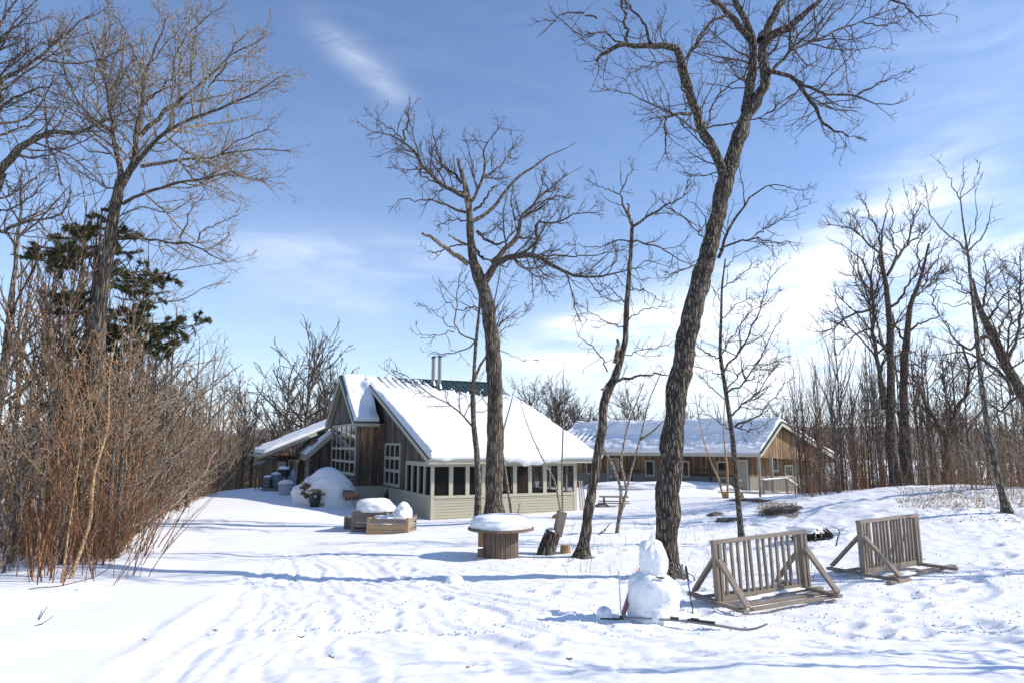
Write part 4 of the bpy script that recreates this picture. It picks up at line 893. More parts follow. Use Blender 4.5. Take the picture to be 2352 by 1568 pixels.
V, Fq = blob_mesh(.36, .36, .3, 0, 1, n=24, m=10, flat=-.8); o = from_np('bowl', V, Fq, M['black'], e, smooth=True); o.location = (0, 0, .85); snow_blob('snow_cap', e, (0, 0, 1.02), .3, .3, .17, .1, 83, flat=0, n=24, m=10)
q = gnd(613, 1124, 36.8); e = empty('heater_box', q, 0, 'black ribbed metal box on a snowy board left of the drum', 'metal box')
MB().box(-.2, .2, -.18, .18, .12, .68).build('box_body', M['black'], e, bevel=.01); MB().box(-.25, .85, -.3, .3, .03, .08).build('base_board', M['box_wood'], e); snow_blob('snow_cap', e, (0, 0, .67), .2, .18, .1, .2, 85, flat=0, n=20, m=8, power=.5)
for i in range(7): MB().box(-.17, .17, -.186, -.181, .18 + i * .07, .21 + i * .07).build('rib', M['blue_steel'], e)
q = gnd(655, 1133, 35.5); e = empty('plastic_tub', q, 0, 'grey plastic tub with a mound of snow in front of the drum', 'tub')
MB().tube([(0, 0, -.05), (0, 0, .5)], [.3, .37], 20).build('tub_body', M['grey_plastic'], e); MB().tube([(0, 0, .5), (0, 0, .54)], [.4, .4], 20).build('rim', M['grey_plastic'], e); snow_blob('snow_cap', e, (0, 0, .53), .36, .36, .2, .3, 87, flat=0, n=24, m=12)
q = gnd(672, 1108, 38.5); e = empty('gas_cylinder', q, 0, 'grey gas cylinder standing against the wing wall', 'gas cylinder')
MB().tube([(0, 0, 0), (0, 0, .8), (0, 0, .95), (0, 0, 1.0)], [.2, .2, .12, .05], 16).build('tank', M['grey_plastic'], e); MB().tube([(0, 0, 1.0), (0, 0, 1.08)], .06, 10).build('valve', M['steel'], e)
q = gnd(667, 1106, 38.2); e = empty('shovel', q, 0, 'snow shovel leaning on the wing wall beside the gas cylinder', 'shovel')
MB().tube([(0, 0, .1), (.35, .5, 1.75)], .018, 8).build('handle', M['new_wood'], e); MB().prism([(-.18, -.03, 0), (.18, -.03, 0), (.2, .05, .4), (-.16, .05, .4)], (0, -.02, 0)).build('blade', M['black'], e)
q = gnd(586, 1116, 37); e = empty('tripod_feeder', q, 0, 'dark metal stand with an angled panel at the wood edge left of the house', 'metal stand')
MB().tube([(0, 0, 0), (0, 0, 1.35)], .03, 8).build('pole', M['black'], e); MB().tube([(.18, 0, 0), (.18, 0, 1.1)], .02, 8).build('pole', M['black'], e); MB().prism([(-.2, 0, 1.25), (.42, 0, 1.42), (.42, 0, 1.55), (-.2, 0, 1.38)], (0, .2, 0)).build('panel', M['blue_steel'], e)
for i, (u, v) in enumerate(((884, 1140), (891, 1141), (897, 1139))):
    q = gnd(u, v, 33.8); o = MB().tube([q + Vector((-.08, 0, -.05)), q + Vector((.02, .05, .3)), q + Vector((.14, .12, .62))], [.07, .09, .05], 8, seed=i, jit=.15).build('snowshoe', M['black']); tag(o, ('leftmost', 'middle', 'rightmost')[i] + ' dark boot shaped bag leaning on the lapped siding under the nine pane window', 'bag', 'dark bags against the siding')
# picnic table
q = gnd(1410, 1162, 36); e = empty('picnic_table', q, R(-8), 'small grey wooden picnic table half buried in snow behind the twin saplings', 'picnic table')
for i in range(5): MB().box(-.75, .75, -.38 + i * .155, -.24 + i * .155, .48, .52).build('table_board', M['box_wood'], e)
for y in (-.75, .62):
    MB().box(-.8, .8, y, y + .2, .2, .24).build('bench', M['box_wood'], e); 
for x in (-.5, .5):
    MB().beam((x, -.62, -.1), (x, -.2, .47), .05, .1, (1, 0, 0)).build('leg', M['box_wood'], e); MB().beam((x, .62, -.1), (x, .2, .47), .05, .1, (1, 0, 0)).build('leg', M['box_wood'], e); MB().beam((x + .06, -.7, .17), (x + .06, .75, .17), .04, .1).build('crossbar', M['box_wood'], e)
q = gnd(1383, 1163, 35.5); o = from_np('stone', *blob_mesh(.4, .25, .2, .3, 92, n=20, m=10), M['box_wood'], smooth=True); o.location = q; tag(o, 'dark mound of stone at the left end of the picnic table', 'rock')
q = gnd(1683, 1140, 37); e = empty('bench', q, R(-14), 'low brown bench in front of the long building', 'bench')
for y in (-.16, .02): MB().box(-.75, .75, y, y + .15, .28, .33).build('seat_board', M['log_end'], e)
for x in (-.5, .3): MB().prism([(x, -.15, 0), (x + .3, -.15, 0), (x + .2, -.15, .28), (x, -.15, .28)], (0, .25, 0)).build('leg', M['log_end'], e)
q = gnd(1722, 1138, 37.5); e = empty('bench', q, R(-10), 'narrow grey plank bench right of the low brown bench', 'bench')
MB().box(-.6, .6, -.1, .15, .26, .3).build('seat_board', M['box_wood'], e); MB().box(-.4, -.34, -.1, .12, -.1, .26).build('leg', M['box_wood'], e); MB().box(.5, .58, -.1, .12, -.1, .36).build('leg', M['box_wood'], e)
for i in range(5):
    a_ = at(1328 + i * 2.5, 1103 - i * 0, 31.3); b_ = gnd(1333 + i * 3, 1140, 31.0); c_ = ('red', 'white', 'new_wood', 'white', 'log_end')[i]
    o = MB().beam(b_, a_, .07, .03, (1, 0, 0)).build('leaning_board', M[c_]); tag(o, ('red narrow board', 'white board', 'yellow board', 'second white board', 'brown board')[i] + ' in the bundle leaning on the right porch corner', 'board', 'boards leaning at the porch corner')
for i, (u, v, Y_, rx, ry, rz2) in enumerate(((1443, 1113, 45, 3.0, 1.2, .5), (1560, 1115, 43.4, 3.6, 1.1, .45), (1400, 1117, 47, 1.8, 1, .35))):
    q = gnd(u, v, Y_, -.1); o = snow_blob('snow_bank', None, q, rx, ry, rz2, .15, 95 + i, flat=-.1, n=64, m=24); tag(o, ('snow bank below the eave behind the twin saplings', 'snow bank below the windows of the long building', 'small snow bank at the left end of the long building')[i], 'snow bank')
# rocks, stump
for i, (u, v, rx, ry, rz2) in enumerate(((1647, 1187, .28, .2, .16), (1662, 1198, .22, .16, .12), (1681, 1196, .2, .15, .1), (1795, 1176, .5, .3, .16), (1822, 1168, .35, .2, .1), (1768, 1152, .7, .2, .07), (1721, 1149, .8, .2, .08))):
    p = groundhit(u, v, 10, 40); o = from_np('rock', *blob_mesh(rx, ry, rz2, .5, 200 + i, n=28, m=12, freq=3, flat=-.3), M['rock'], smooth=True); o.location = (p.x, p.y, p.z + .01)
    tag(o, ('dark rock, leftmost of the rocks on the knoll', 'small dark rock second from the left on the knoll', 'flat little rock third from the left on the knoll', 'brown rock in the dry grass patch on the knoll', 'dark rock at the right end of the dry grass patch', 'long low rock at the crest of the knoll', 'thin dark ledge of rock below the two benches')[i], 'rock', 'rocks showing through the snow on the knoll')
stp = groundhit(1868, 1248, 10, 30); e = empty('stump', stp, 0, 'broken tree stump capped with snow behind the nearer bike rack', 'stump')
rg2 = random.Random(8); sb_ = MB()
for i in range(60):
    a = rg2.uniform(0, 6.28); r0 = rg2.uniform(.05, .38); L_ = rg2.uniform(.12, .4); p = Vector((r0 * math.cos(a), r0 * .7 * math.sin(a), -.02)); sb_.tube([p, p + Vector((math.cos(a) * .1, math.sin(a) * .1, L_ * .6)), p + Vector((-math.cos(a) * .02, 0, L_))], [.05, .045, .015], 5, seed=i, jit=.3)
sb_.build('stump_wood', M['oak_bark'], e); snow_blob('snow_cap', e, (-.12, .1, .27), .34, .26, .14, .3, 205, flat=-.3, n=28, m=12)
# fallen branch standing behind the racks, stick by the twin saplings

# ------------------------------------------------------------------ trees: branch arrays -> tubes
def resample(pts, rad, n):
    P = np.array(pts, float); r = np.array(rad, float); d = np.r_[0, np.cumsum(np.linalg.norm(np.diff(P, axis=0), axis=1))]; d /= d[-1]
    t = np.linspace(0, 1, n)
    Q = np.stack([np.interp(t, d, P[:, k]) for k in range(3)], -1)
    for _ in range(1 if len(pts) > 2 else 0):      # round the corners
        Q[1:-1] = .25 * Q[:-2] + .5 * Q[1:-1] + .25 * Q[2:]
    return Q, np.interp(t, d, r)
def tubes(groups, sides, jit=0.0, seed=0):
    """groups: list of (P (B,n,3), R (B,n)) -> verts, quads"""
    Vs, Fs, off = [], [], 0
    for gi, (P, Rr) in enumerate(groups):
        if len(P) == 0: continue
        B, n, _ = P.shape; k = sides[gi]
        T = np.gradient(P, axis=1); T /= np.linalg.norm(T, axis=2, keepdims=True) + 1e-9
        mt = np.abs((P[:, -1] - P[:, 0])); ref = np.zeros((B, 3)); ref[np.arange(B), np.argmin(mt, 1)] = 1
        N = np.cross(T, ref[:, None, :]); N /= np.linalg.norm(N, axis=2, keepdims=True) + 1e-9; Bn = np.cross(T, N)
        a = np.arange(k) * 2 * np.pi / k
        rr = Rr[:, :, None] * np.ones(k)
        if jit and k > 6:
            aa = a[None, None, :]; zz = np.linspace(0, 1, n)[None, :, None] * n * .35 + np.arange(B)[:, None, None] * 7.7
            rr = rr * (1 + jit * fbm(np.cos(aa) * 1.6 + zz * .5 + seed, np.sin(aa) * 1.6 + zz, seed + 3, 3) + jit * .35 * vnoise(np.cos(aa) * 5 + zz * 2, np.sin(aa) * 5 + zz * 3, seed))
        V = P[:, :, None, :] + rr[..., None] * (np.cos(a)[None, None, :, None] * N[:, :, None, :] + np.sin(a)[None, None, :, None] * Bn[:, :, None, :])
        i = np.arange(n - 1)[:, None] * k + np.arange(k)[None, :]; j = np.arange(n - 1)[:, None] * k + (np.arange(k)[None, :] + 1) % k
        f = np.stack([i, j, j + k, i + k], -1).reshape(-1, 4); F_ = (f[None] + (np.arange(B) * n * k)[:, None, None]).reshape(-1, 4) + off
        Vs.append(V.reshape(-1, 3)); Fs.append(F_); off += B * n * k
    if not Vs: return np.zeros((0, 3)), np.zeros((0, 4), int)
    return np.concatenate(Vs), np.concatenate(Fs)
def kids(rng, P, Rr, dens, ratio, lmin, lmax, ang, n, wig, up, t0=.15, t1=1.0, rr=.012, rmin=.002, spread=.25, rpar=.7, taper=.6):
    B, m, _ = P.shape; L_ = np.linalg.norm(np.diff(P, axis=1), axis=2).sum(1)
    cnt = rng.poisson(np.maximum(dens * L_ * (t1 - t0), 0)) if dens > 0 else np.full(B, int(-dens))
    idx = np.repeat(np.arange(B), cnt); C = len(idx)
    if C == 0: return np.zeros((0, n, 3)), np.zeros((0, n))
    t = rng.uniform(t0, t1, C) * (m - 1); i = np.minimum(t.astype(int), m - 2); f = (t - i)[:, None]
    pos = P[idx, i] * (1 - f) + P[idx, i + 1] * f; tan = P[idx, i + 1] - P[idx, i]; tan /= np.linalg.norm(tan, axis=1, keepdims=True) + 1e-9
    rp = Rr[idx, i] * (1 - f[:, 0]) + Rr[idx, i + 1] * f[:, 0]
    q = rng.normal(size=(C, 3)); q -= (q * tan).sum(1, keepdims=True) * tan; q /= np.linalg.norm(q, axis=1, keepdims=True) + 1e-9
    an = R(ang) * (1 + spread * rng.normal(size=C)); d = np.cos(an)[:, None] * tan + np.sin(an)[:, None] * q
    ln = np.clip(L_[idx] * ratio * (1 - .55 * t / (m - 1)) * rng.uniform(.6, 1.25, C), lmin, lmax) * rng.uniform(.75, 1.15, C)
    r0 = np.minimum(rp * rpar, ln * rr + rmin * .5); r0 = np.maximum(r0, rmin)
    out = np.empty((C, n, 3)); out[:, 0] = pos; st_ = (ln / (n - 1))[:, None]
    for k in range(1, n):
        d = d + wig * rng.normal(size=(C, 3)) + np.array([0, 0, up]); d /= np.linalg.norm(d, axis=1, keepdims=True)
        out[:, k] = out[:, k - 1] + d * st_
    s = np.linspace(0, 1, n)[None, :]; rad = np.maximum(r0[:, None] * (1 - taper * s), rmin * .7)
    return out, rad
def stack(limbs, n):
    Q = [resample(p, r, n) for p, r in limbs]; return np.stack([q[0] for q in Q]), np.stack([q[1] for q in Q])
def wiggle(rng, P, amp):
    B, n, _ = P.shape; w = rng.normal(size=(B, n, 3)) * amp; w[:, 0] = 0; return P + w
def hero(name, label, cat, ref, trunk, limbs, twigs, bark_m, seed, tr_n=60, jit=.12, twig_m='twig', dead=(), flare=1.5, dens=(1.5, 3.2, 6.5), sizes=(1, 1, 1), up=.06, group=None, ang=48, base_on=True, leaves=0):
    """ref: distance of the base; trunk: list of (u,v,dY,rpx); limbs the same; pixel radii become metres at that distance"""
    rng = np.random.default_rng(seed)
    def conv(l):
        P = [at(u, v, ref + dy) for u, v, dy, r in l]; return [tuple(p) for p in P], [r * (ref + dy) / FPX for u, v, dy, r in l]
    tp_, trr = conv(trunk); b0 = Vector(tp_[0]); 
    hb = H(b0.x, b0.y); tp_ = [(b0.x + (b0.x - tp_[1][0]) * .02, b0.y, hb - .25)] + [(b0.x, b0.y, hb + .02)] + tp_[1:]; trr = [trr[0] * flare, trr[0] * (1 + (flare - 1) * .8)] + trr[1:]
    org = Vector((b0.x, b0.y, hb)); e = empty(name, org, 0, label, cat, group)
    TP, TR_ = resample(tp_, trr, tr_n)
    # root flare
    zz = np.clip((TP[:, 2] - hb) / .35, 0, 1); TR_ = TR_ * (1 + .30 * (1 - zz) ** 2)
    TP = TP[None]; TR_ = TR_[None]
    Ls = [conv(l) for l in limbs]; n = 14
    LP, LR = stack(Ls, n); LP = wiggle(rng, LP, .018 * ref / 14)
    o3 = np.array(org)
    V, Fq = tubes([(TP - o3, TR_)], [20], jit, seed); from_np('trunk', V, Fq, M[bark_m], e, smooth=True)
    thick = LR[:, 0] > .028; 
    grp = []; sd_ = []
    if len(dead):
        DP, DR = stack([conv(l) for l in dead], 14); DP = wiggle(rng, DP, .015)
        for i in range(len(DP)): V, Fq = tubes([(DP[i:i + 1] - o3, DR[i:i + 1])], [8], .12, seed + 1); from_np('dead_limb', V, Fq, M['dead'], e, smooth=True)
        tk = DP[:, :, :]; 
    for i in range(len(LP)):
        V, Fq = tubes([(LP[i:i + 1] - o3, LR[i:i + 1])], [9], .12, seed + i); from_np('limb', V, Fq, M[bark_m], e, smooth=True)
    q_ = max(1, ref / 13); a1 = kids(rng, LP, LR, dens[0] * 2.8, .5, .35 * sizes[0], 2.3 * sizes[0], ang, 9, .15, up, .12, 1, .012, .0055 * q_)
    tipc = kids(rng, LP, LR, -2, .3, .4 * sizes[0], 1.2 * sizes[0], 22, 9, .16, up, .93, 1, .012, .004, rpar=.9)
    a1 = (np.concatenate([a1[0], tipc[0]]), np.concatenate([a1[1], tipc[1]]))
    a2 = kids(rng, *a1, dens[1] * 1.8, .52, .18 * sizes[1], .85 * sizes[1], 42, 6, .20, up, .1, 1, .010, .0046 * q_)
    a3 = kids(rng, *a2, dens[2] * 1.5, .55, .08 * sizes[2], .36 * sizes[2], 40, 4, .22, up, .1, 1, .009, .0036 * q_)
    if twigs: 
        t1 = kids(rng, TP, TR_, twigs, .06, .4, 1.5, 60, 9, .17, .05, .25, .95, .012, .004); t2 = kids(rng, *t1, 3, .45, .1, .6, 42, 5, .2, .03, .1, 1, .01, .003)
        a2 = (np.concatenate([a2[0], ]), a2[1]); extra = [(t1[0] - o3, t1[1]), (t2[0] - o3, t2[1])]
    else: extra = []
    V, Fq = tubes([(a1[0] - o3, a1[1]), (a2[0] - o3, a2[1]), (a3[0] - o3, a3[1])] + extra, [5, 4, 3, 4, 3]); from_np('crown', V, Fq, M[twig_m], e)
    if leaves: leaf_cloud(rng, a3, leaves, e, o3)
    return e
def leaf_cloud(rng, br, count, e, o3, size=.035):
    P = br[0]; 
    if len(P) == 0: return
    i = rng.integers(0, len(P), count); c = P[i, -1] - o3 + rng.normal(size=(count, 3)) * .03; a = rng.normal(size=(count, 3)); b = rng.normal(size=(count, 3))
    a *= size / np.linalg.norm(a, axis=1, keepdims=True); b *= size * .7 / np.linalg.norm(b, axis=1, keepdims=True)
    V = np.stack([c - a, c + b, c + a, c - b], 1).reshape(-1, 3); from_np('leaves', V, np.arange(count * 4).reshape(-1, 4), M['leaf'], e)
# crop-to-view converters used when the limbs were measured
def cv(sx, ox, oy, pts, dys, r0, r1):
    """pts in an enlarged crop; depth offset runs 0..dys; radius r0..r1 (crop px)"""
    n_ = len(pts); return [(ox + x * sx, oy + y * sx, (dys[0] if isinstance(dys, tuple) else 0) + ((dys[1] - dys[0]) if isinstance(dys, tuple) else dys) * i / (n_ - 1), (r0 + (r1 - r0) * i / (n_ - 1)) * sx) for i, (x, y) in enumerate(pts)]
# --- the big oak by the snowman
k, ox, oy = .4686, 1231.1, 0
c = lambda pts, dy, r0, r1: cv(k, ox, oy, pts, dy, r0, r1)
trunk = [(1533, 1322, 0, 30), (1529, 1295, 0, 26.5), (1531, 1240, 0, 25), (1534, 1160, 0, 24.5), (1545, 1000, 0, 24.5), (1556, 900, .1, 24), (1568, 830, .15, 23), (1584, 745, .2, 23), (1606, 650, .3, 22), (1632, 555, .4, 20), (1652, 480, .5, 19), (1664, 425, .5, 19.5), (1682, 355, .6, 17.5), (1704, 300, .7, 16.5), (1715, 262, .7, 15)]
limbs = [c([(1030, 560), (1075, 520), (1110, 450), (1130, 380), (1120, 300), (1108, 230), (1130, 190), (1180, 150), (1240, 140)], (.7, .2), 30, 20),
    c([(1240, 140), (1300, 80), (1370, 20), (1430, -30), (1500, -90)], (.2, -.3), 18, 8), c([(1105, 200), (1150, 110), (1200, 20), (1240, -80)], (.5, .9), 24, 14),
    c([(1030, 545), (1030, 480), (1055, 400), (1066, 300), (1066, 200), (1040, 130), (990, 40), (950, -60)], (.7, 1.2), 28, 14), c([(1060, 210), (1000, 130), (945, 70), (880, 10), (830, -50)], (1.0, .3), 20, 10),
    c([(930, 900), (900, 800), (860, 720), (820, 650), (790, 580), (752, 470), (730, 380), (712, 300), (690, 240)], (.5, -.3), 26, 19),
    c([(690, 240), (640, 222), (560, 218), (480, 222), (410, 218), (350, 250), (300, 280), (300, 305)], (-.3, -1.1), 19, 6),
    c([(448, 212), (435, 100), (412, 0), (400, -60)], (-.8, -1.2), 9, 4), c([(560, 215), (530, 110), (450, 20), (420, -30)], (-.6, .2), 8, 3.5), c([(722, 300), (770, 240), (810, 160), (870, 100), (945, 70)], (-.2, .4), 8, 8),
    c([(760, 560), (700, 565), (637, 572), (630, 650), (637, 770)], (-.1, -.9), 9, 3), c([(712, 330), (720, 420), (735, 540)], (-.2, -.5), 5, 3), c([(832, 640), (870, 500), (930, 430), (1030, 375)], (0, -.5), 5, 2.5),
    c([(800, 650), (720, 590), (600, 520), (480, 470), (350, 430)], (0, -1.2), 6, 2), c([(840, 630), (980, 605), (1100, 590), (1200, 500), (1300, 440)], (0, -.8), 5, 2),
    c([(1150, 350), (1250, 372), (1320, 440), (1370, 540), (1400, 600), (1432, 645), (1475, 642), (1540, 670)], (.3, -.9), 13, 3), c([(1290, 400), (1380, 462), (1480, 465), (1570, 470), (1650, 510), (1785, 512)], (-.1, -.8), 8, 2),
    c([(1575, 472), (1650, 420), (1720, 390), (1805, 350)], (-.5, -.9), 5, 1.5), c([(1140, 370), (1200, 310), (1250, 240), (1330, 210), (1400, 190), (1500, 130), (1600, 110), (1700, 60), (1780, 30)], (.4, 1.3), 9, 2),
    c([(1600, 110), (1680, 130), (1760, 120), (1830, 60)], (1, 1.3), 4, 2), c([(1700, -20), (1800, 20), (1870, 90), (1980, 70)], (.3, -.2), 6, 2), c([(1240, 140), (1250, 205), (1268, 290)], (.2, .2), 6, 3),
    c([(1330, 210), (1450, 240), (1550, 250), (1660, 230)], (.9, 1.2), 4, 1.5), c([(720, 310), (600, 300), (500, 340), (400, 420)], (-.2, -.9), 4, 1.5), c([(450, 215), (330, 160), (220, 180), (100, 80)], (-.9, -1.3), 6, 2), c([(300, 90), (200, 60), (120, 70), (70, 120)], (-1.2, -1.2), 5, 2),
    c([(895, 1265), (920, 1180), (980, 1060), (1040, 980), (1100, 912), (1200, 900), (1310, 945)], (.3, -.7), 8, 1.6), c([(900, 1225), (1000, 1180), (1080, 1168), (1160, 1180), (1260, 1190)], (.2, -.9), 6, 1.6), c([(1075, 1152), (1180, 1090), (1290, 1020)], (-.3, -.9), 4, 1.3),
    c([(880, 1262), (810, 1300), (720, 1312), (620, 1370)], (.2, -.7), 7, 1.6), c([(935, 820), (850, 860), (740, 860), (690, 790)], (.4, -.2), 4, 1.5), c([(850, 1200), (790, 1130), (680, 1030), (640, 1005)], (.3, .4), 4, 1.8), c([(880, 1150), (830, 1090), (800, 1020), (740, 980)], (.3, -.4), 3.5, 1.4)]
hero('oak_tree', 'tall leaning oak with thick furrowed trunk right behind the snowman', 'tree', 12.5, trunk, limbs, .5, 'oak_bark', 11, 110, .19, dens=(1.9, 3.4, 6.5), flare=1.35)
# --- the tree before the house
k, ox, oy = .4337, 826.9, 202.1
trunk = [(1134, 1197, 0, 21), (1134, 1150, 0, 19.5), (1138, 1000, 0, 18.5), (1138, 900, 0, 17.5), (1130, 780, 0, 16.5), (1121, 700, 0, 15.5), (1108, 655, 0, 15), (1095, 627, 0, 14.5), (1086, 600, 0, 10), (1081, 550, .1, 8.8), (1078, 500, .2, 8), (1076, 462, .2, 7), (1070, 430, .3, 5.5), (1058, 390, .3, 4), (1052, 367, .3, 3)]
limbs = [c([(650, 1040), (680, 980), (700, 935), (760, 902), (840, 885), (920, 878), (980, 912), (1040, 960), (1150, 992), (1250, 1010), (1330, 990), (1420, 960)], (0, -1.6), 22, 3), c([(700, 925), (750, 870), (790, 822), (845, 790), (832, 720), (862, 670), (920, 610), (1000, 540), (1100, 460)], (0, .9), 16, 3),
    c([(910, 880), (940, 790), (918, 702), (960, 705), (1040, 732), (1110, 672), (1200, 650), (1260, 660)], (-.6, -1.4), 9, 2), c([(570, 580), (480, 542), (400, 490), (340, 420), (290, 340), (230, 278), (160, 240), (60, 240)], (.2, -1.2), 14, 2), c([(232, 280), (250, 190), (262, 100)], (-.7, -.7), 6, 2),
    c([(232, 282), (180, 235), (120, 180), (95, 170)], (-.9, -1.1), 4, 2), c([(560, 540), (530, 480), (460, 440), (420, 380), (395, 300), (380, 200)], (.2, .8), 9, 2), c([(560, 660), (480, 640), (400, 600), (310, 592), (200, 592)], (.2, -.9), 8, 2), c([(590, 600), (622, 550), (650, 480), (660, 360), (682, 280), (740, 200)], (.2, .6), 10, 2),
    c([(650, 480), (740, 420), (790, 350), (840, 260)], (.4, .9), 5, 2), c([(600, 650), (650, 610), (690, 550), (712, 520)], (.2, .2), 8, 4), c([(620, 760), (660, 800), (720, 832), (770, 815), (830, 740)], (.2, -.4), 9, 4), c([(820, 700), (800, 600), (812, 520)], (.6, .9), 5, 2), c([(1000, 545), (960, 480), (980, 440)], (.8, .9), 4, 2),
    c([(840, 790), (915, 795), (930, 800)], (.5, .6), 6, 2), c([(860, 680), (940, 640), (1040, 570), (1130, 580)], (.6, .2), 5, 2), c([(1000, 930), (930, 950), (990, 1080)], (-.8, -1.0), 4, 2), c([(610, 850), (640, 900), (680, 910)], (.1, -.3), 7, 5), c([(960, 885), (1100, 890), (1250, 880), (1400, 860)], (-.7, -1.2), 5, 1.6), c([(570, 700), (470, 700), (400, 730)], (.2, .5), 4, 2),
    c([(570, 830), (480, 840), (400, 880), (360, 860)], (.1, .8), 5, 2), c([(560, 560), (440, 520), (330, 470), (300, 420)], (.2, 1.1), 6, 2), c([(625, 780), (700, 760), (760, 700)], (.3, 1.2), 4, 2), c([(340, 420), (250, 440), (190, 430)], (-.5, -.9), 4, 2)]
dead = [c([(575, 935), (500, 882), (430, 832), (380, 790), (330, 775)], (0, -.7), 15, 7), c([(560, 830), (510, 805), (470, 775)], (.1, -.3), 8, 4), c([(600, 705), (660, 682), (712, 630), (762, 560), (822, 480), (900, 432), (960, 380), (1000, 352), (1060, 342), (1145, 288)], (.2, -1.0), 12, 2), c([(570, 640), (560, 560), (545, 450), (520, 375)], (.15, .15), 11, 6)]
hero('oak_tree', 'broad oak with a bare pale limb pointing right, standing before the house porch', 'tree', 22, trunk, limbs, .25, 'maple_bark', 12, 90, .12, dead=dead, dens=(1.5, 2.5, 4.6), sizes=(1.15, 1.2, 1.3), ang=50)
# --- slender leaning tree with a broken stub
k, ox, oy = .5274, 1268.2, 367.6
trunk = [(1337, 1279, 0, 15), (1342, 1240, 0, 11.5), (1351, 1180, 0, 11), (1363, 1106, 0, 11), (1374, 1040, 0, 10), (1383, 990, 0, 10), (1387, 926, .1, 9.5), (1397, 890, .1, 11), (1412, 870, .1, 10), (1424, 830, .1, 8), (1436, 780, .1, 6.5), (1440, 700, .1, 6), (1446, 620, .1, 5.2), (1451, 555, .1, 4.5), (1452, 520, .1, 4)]
limbs = [c([(350, 290), (330, 250), (312, 200), (290, 150), (320, 90), (350, 40)], (.1, .5), 6, 1.5), c([(350, 290), (410, 250), (490, 200), (560, 172), (600, 90)], (.1, -.6), 7, 1.5), c([(345, 355), (280, 352), (200, 382), (100, 372)], (.1, .7), 4, 1.3), c([(345, 360), (420, 365), (500, 400), (570, 450), (650, 440)], (.1, -.6), 4.5, 1.3), c([(290, 150), (220, 120), (180, 100)], (.3, .5), 3, 1.2),
    c([(340, 480), (420, 440), (500, 460)], (.1, .5), 3, 1.2), c([(330, 570), (400, 560), (480, 620)], (.1, .6), 3, 1.2), c([(325, 620), (250, 560), (150, 480)], (.1, -.6), 3, 1.2), c([(322, 700), (400, 650), (500, 640)], (.1, -.5), 3, 1.2), c([(325, 740), (230, 700), (130, 640)], (.1, .6), 3, 1.2), c([(278, 965), (350, 945), (450, 932), (505, 935)], (0, -.5), 7, 2), c([(240, 920), (215, 850), (150, 790), (110, 770)], (0, -.5), 3.5, 1.2), c([(300, 860), (380, 830), (480, 810)], (0, .6), 3, 1.2), c([(490, 200), (560, 240), (650, 300)], (-.3, -.8), 3, 1)]
dead = [c([(275, 885), (282, 830), (287, 780)], (0, 0), 12, 6), c([(350, 290), (335, 240), (331, 190)], (.1, .1), 8, 4), c([(265, 1000), (235, 990), (215, 1000)], (0, -.1), 7, 3)]
hero('leaning_tree', 'slender leaning tree with a broken stub halfway up, between the log chair and the oak', 'tree', 15, trunk, limbs, 1.6, 'maple_bark', 13, 90, .14, dead=dead, dens=(1.7, 2.6, 4.5), flare=1.3)
# --- dark sapling right of the oak
trunk = [(1704, 1243, 0, 6.5), (1697, 1170, 0, 5.8), (1690, 1080, 0, 5.5), (1682, 1000, 0, 5.2), (1671, 925, 0, 5), (1661, 860, 0, 4.6), (1654, 815, 0, 4.2), (1656, 735, 0, 3), (1658, 660, 0, 2.4), (1666, 595, 0, 1.6)]
limbs = [c([(750, 920), (820, 840), (870, 740), (912, 640), (950, 500), (980, 480)], (0, -.8), 4.5, 1.2), c([(760, 1012), (830, 980), (900, 880), (952, 760), (985, 700)], (0, -.5), 4.5, 1.2), c([(785, 1110), (830, 1060), (910, 1000), (970, 890)], (0, .6), 4.5, 1.2), c([(794, 1160), (850, 1132), (900, 1120), (960, 1040), (1010, 970)], (0, -.5), 5, 1.2), c([(726, 860), (680, 842), (640, 820), (618, 780)], (0, .4), 3.5, 1.2), c([(735, 850), (790, 760), (850, 680), (900, 640)], (0, .6), 3, 1), c([(735, 700), (790, 640), (860, 600)], (0, -.4), 3, 1), c([(738, 620), (700, 560), (690, 540)], (0, .4), 2.5, 1), c([(750, 480), (800, 420), (850, 400)], (0, .3), 2.5, 1), c([(740, 560), (850, 480), (900, 430)], (0, -.3), 2.5, 1),
    c([(770, 1060), (700, 1000), (660, 960)], (0, -.6), 3, 1), c([(790, 1180), (720, 1140), (620, 1060)], (0, .5), 3, 1), c([(745, 930), (690, 920), (610, 890)], (0, -.3), 2.5, 1), c([(800, 1160), (870, 1180), (940, 1140)], (0, -.8), 3, 1), c([(760, 1000), (840, 900), (1010, 870)], (0, .8), 3, 1)]
hero('young_tree', 'dark straight young tree behind the nearer bike rack, branches sweeping up to the right', 'tree', 17, trunk, limbs, .7, 'twig', 14, 60, .1, dens=(1.9, 2.6, 3.6), flare=1.2, up=.03)
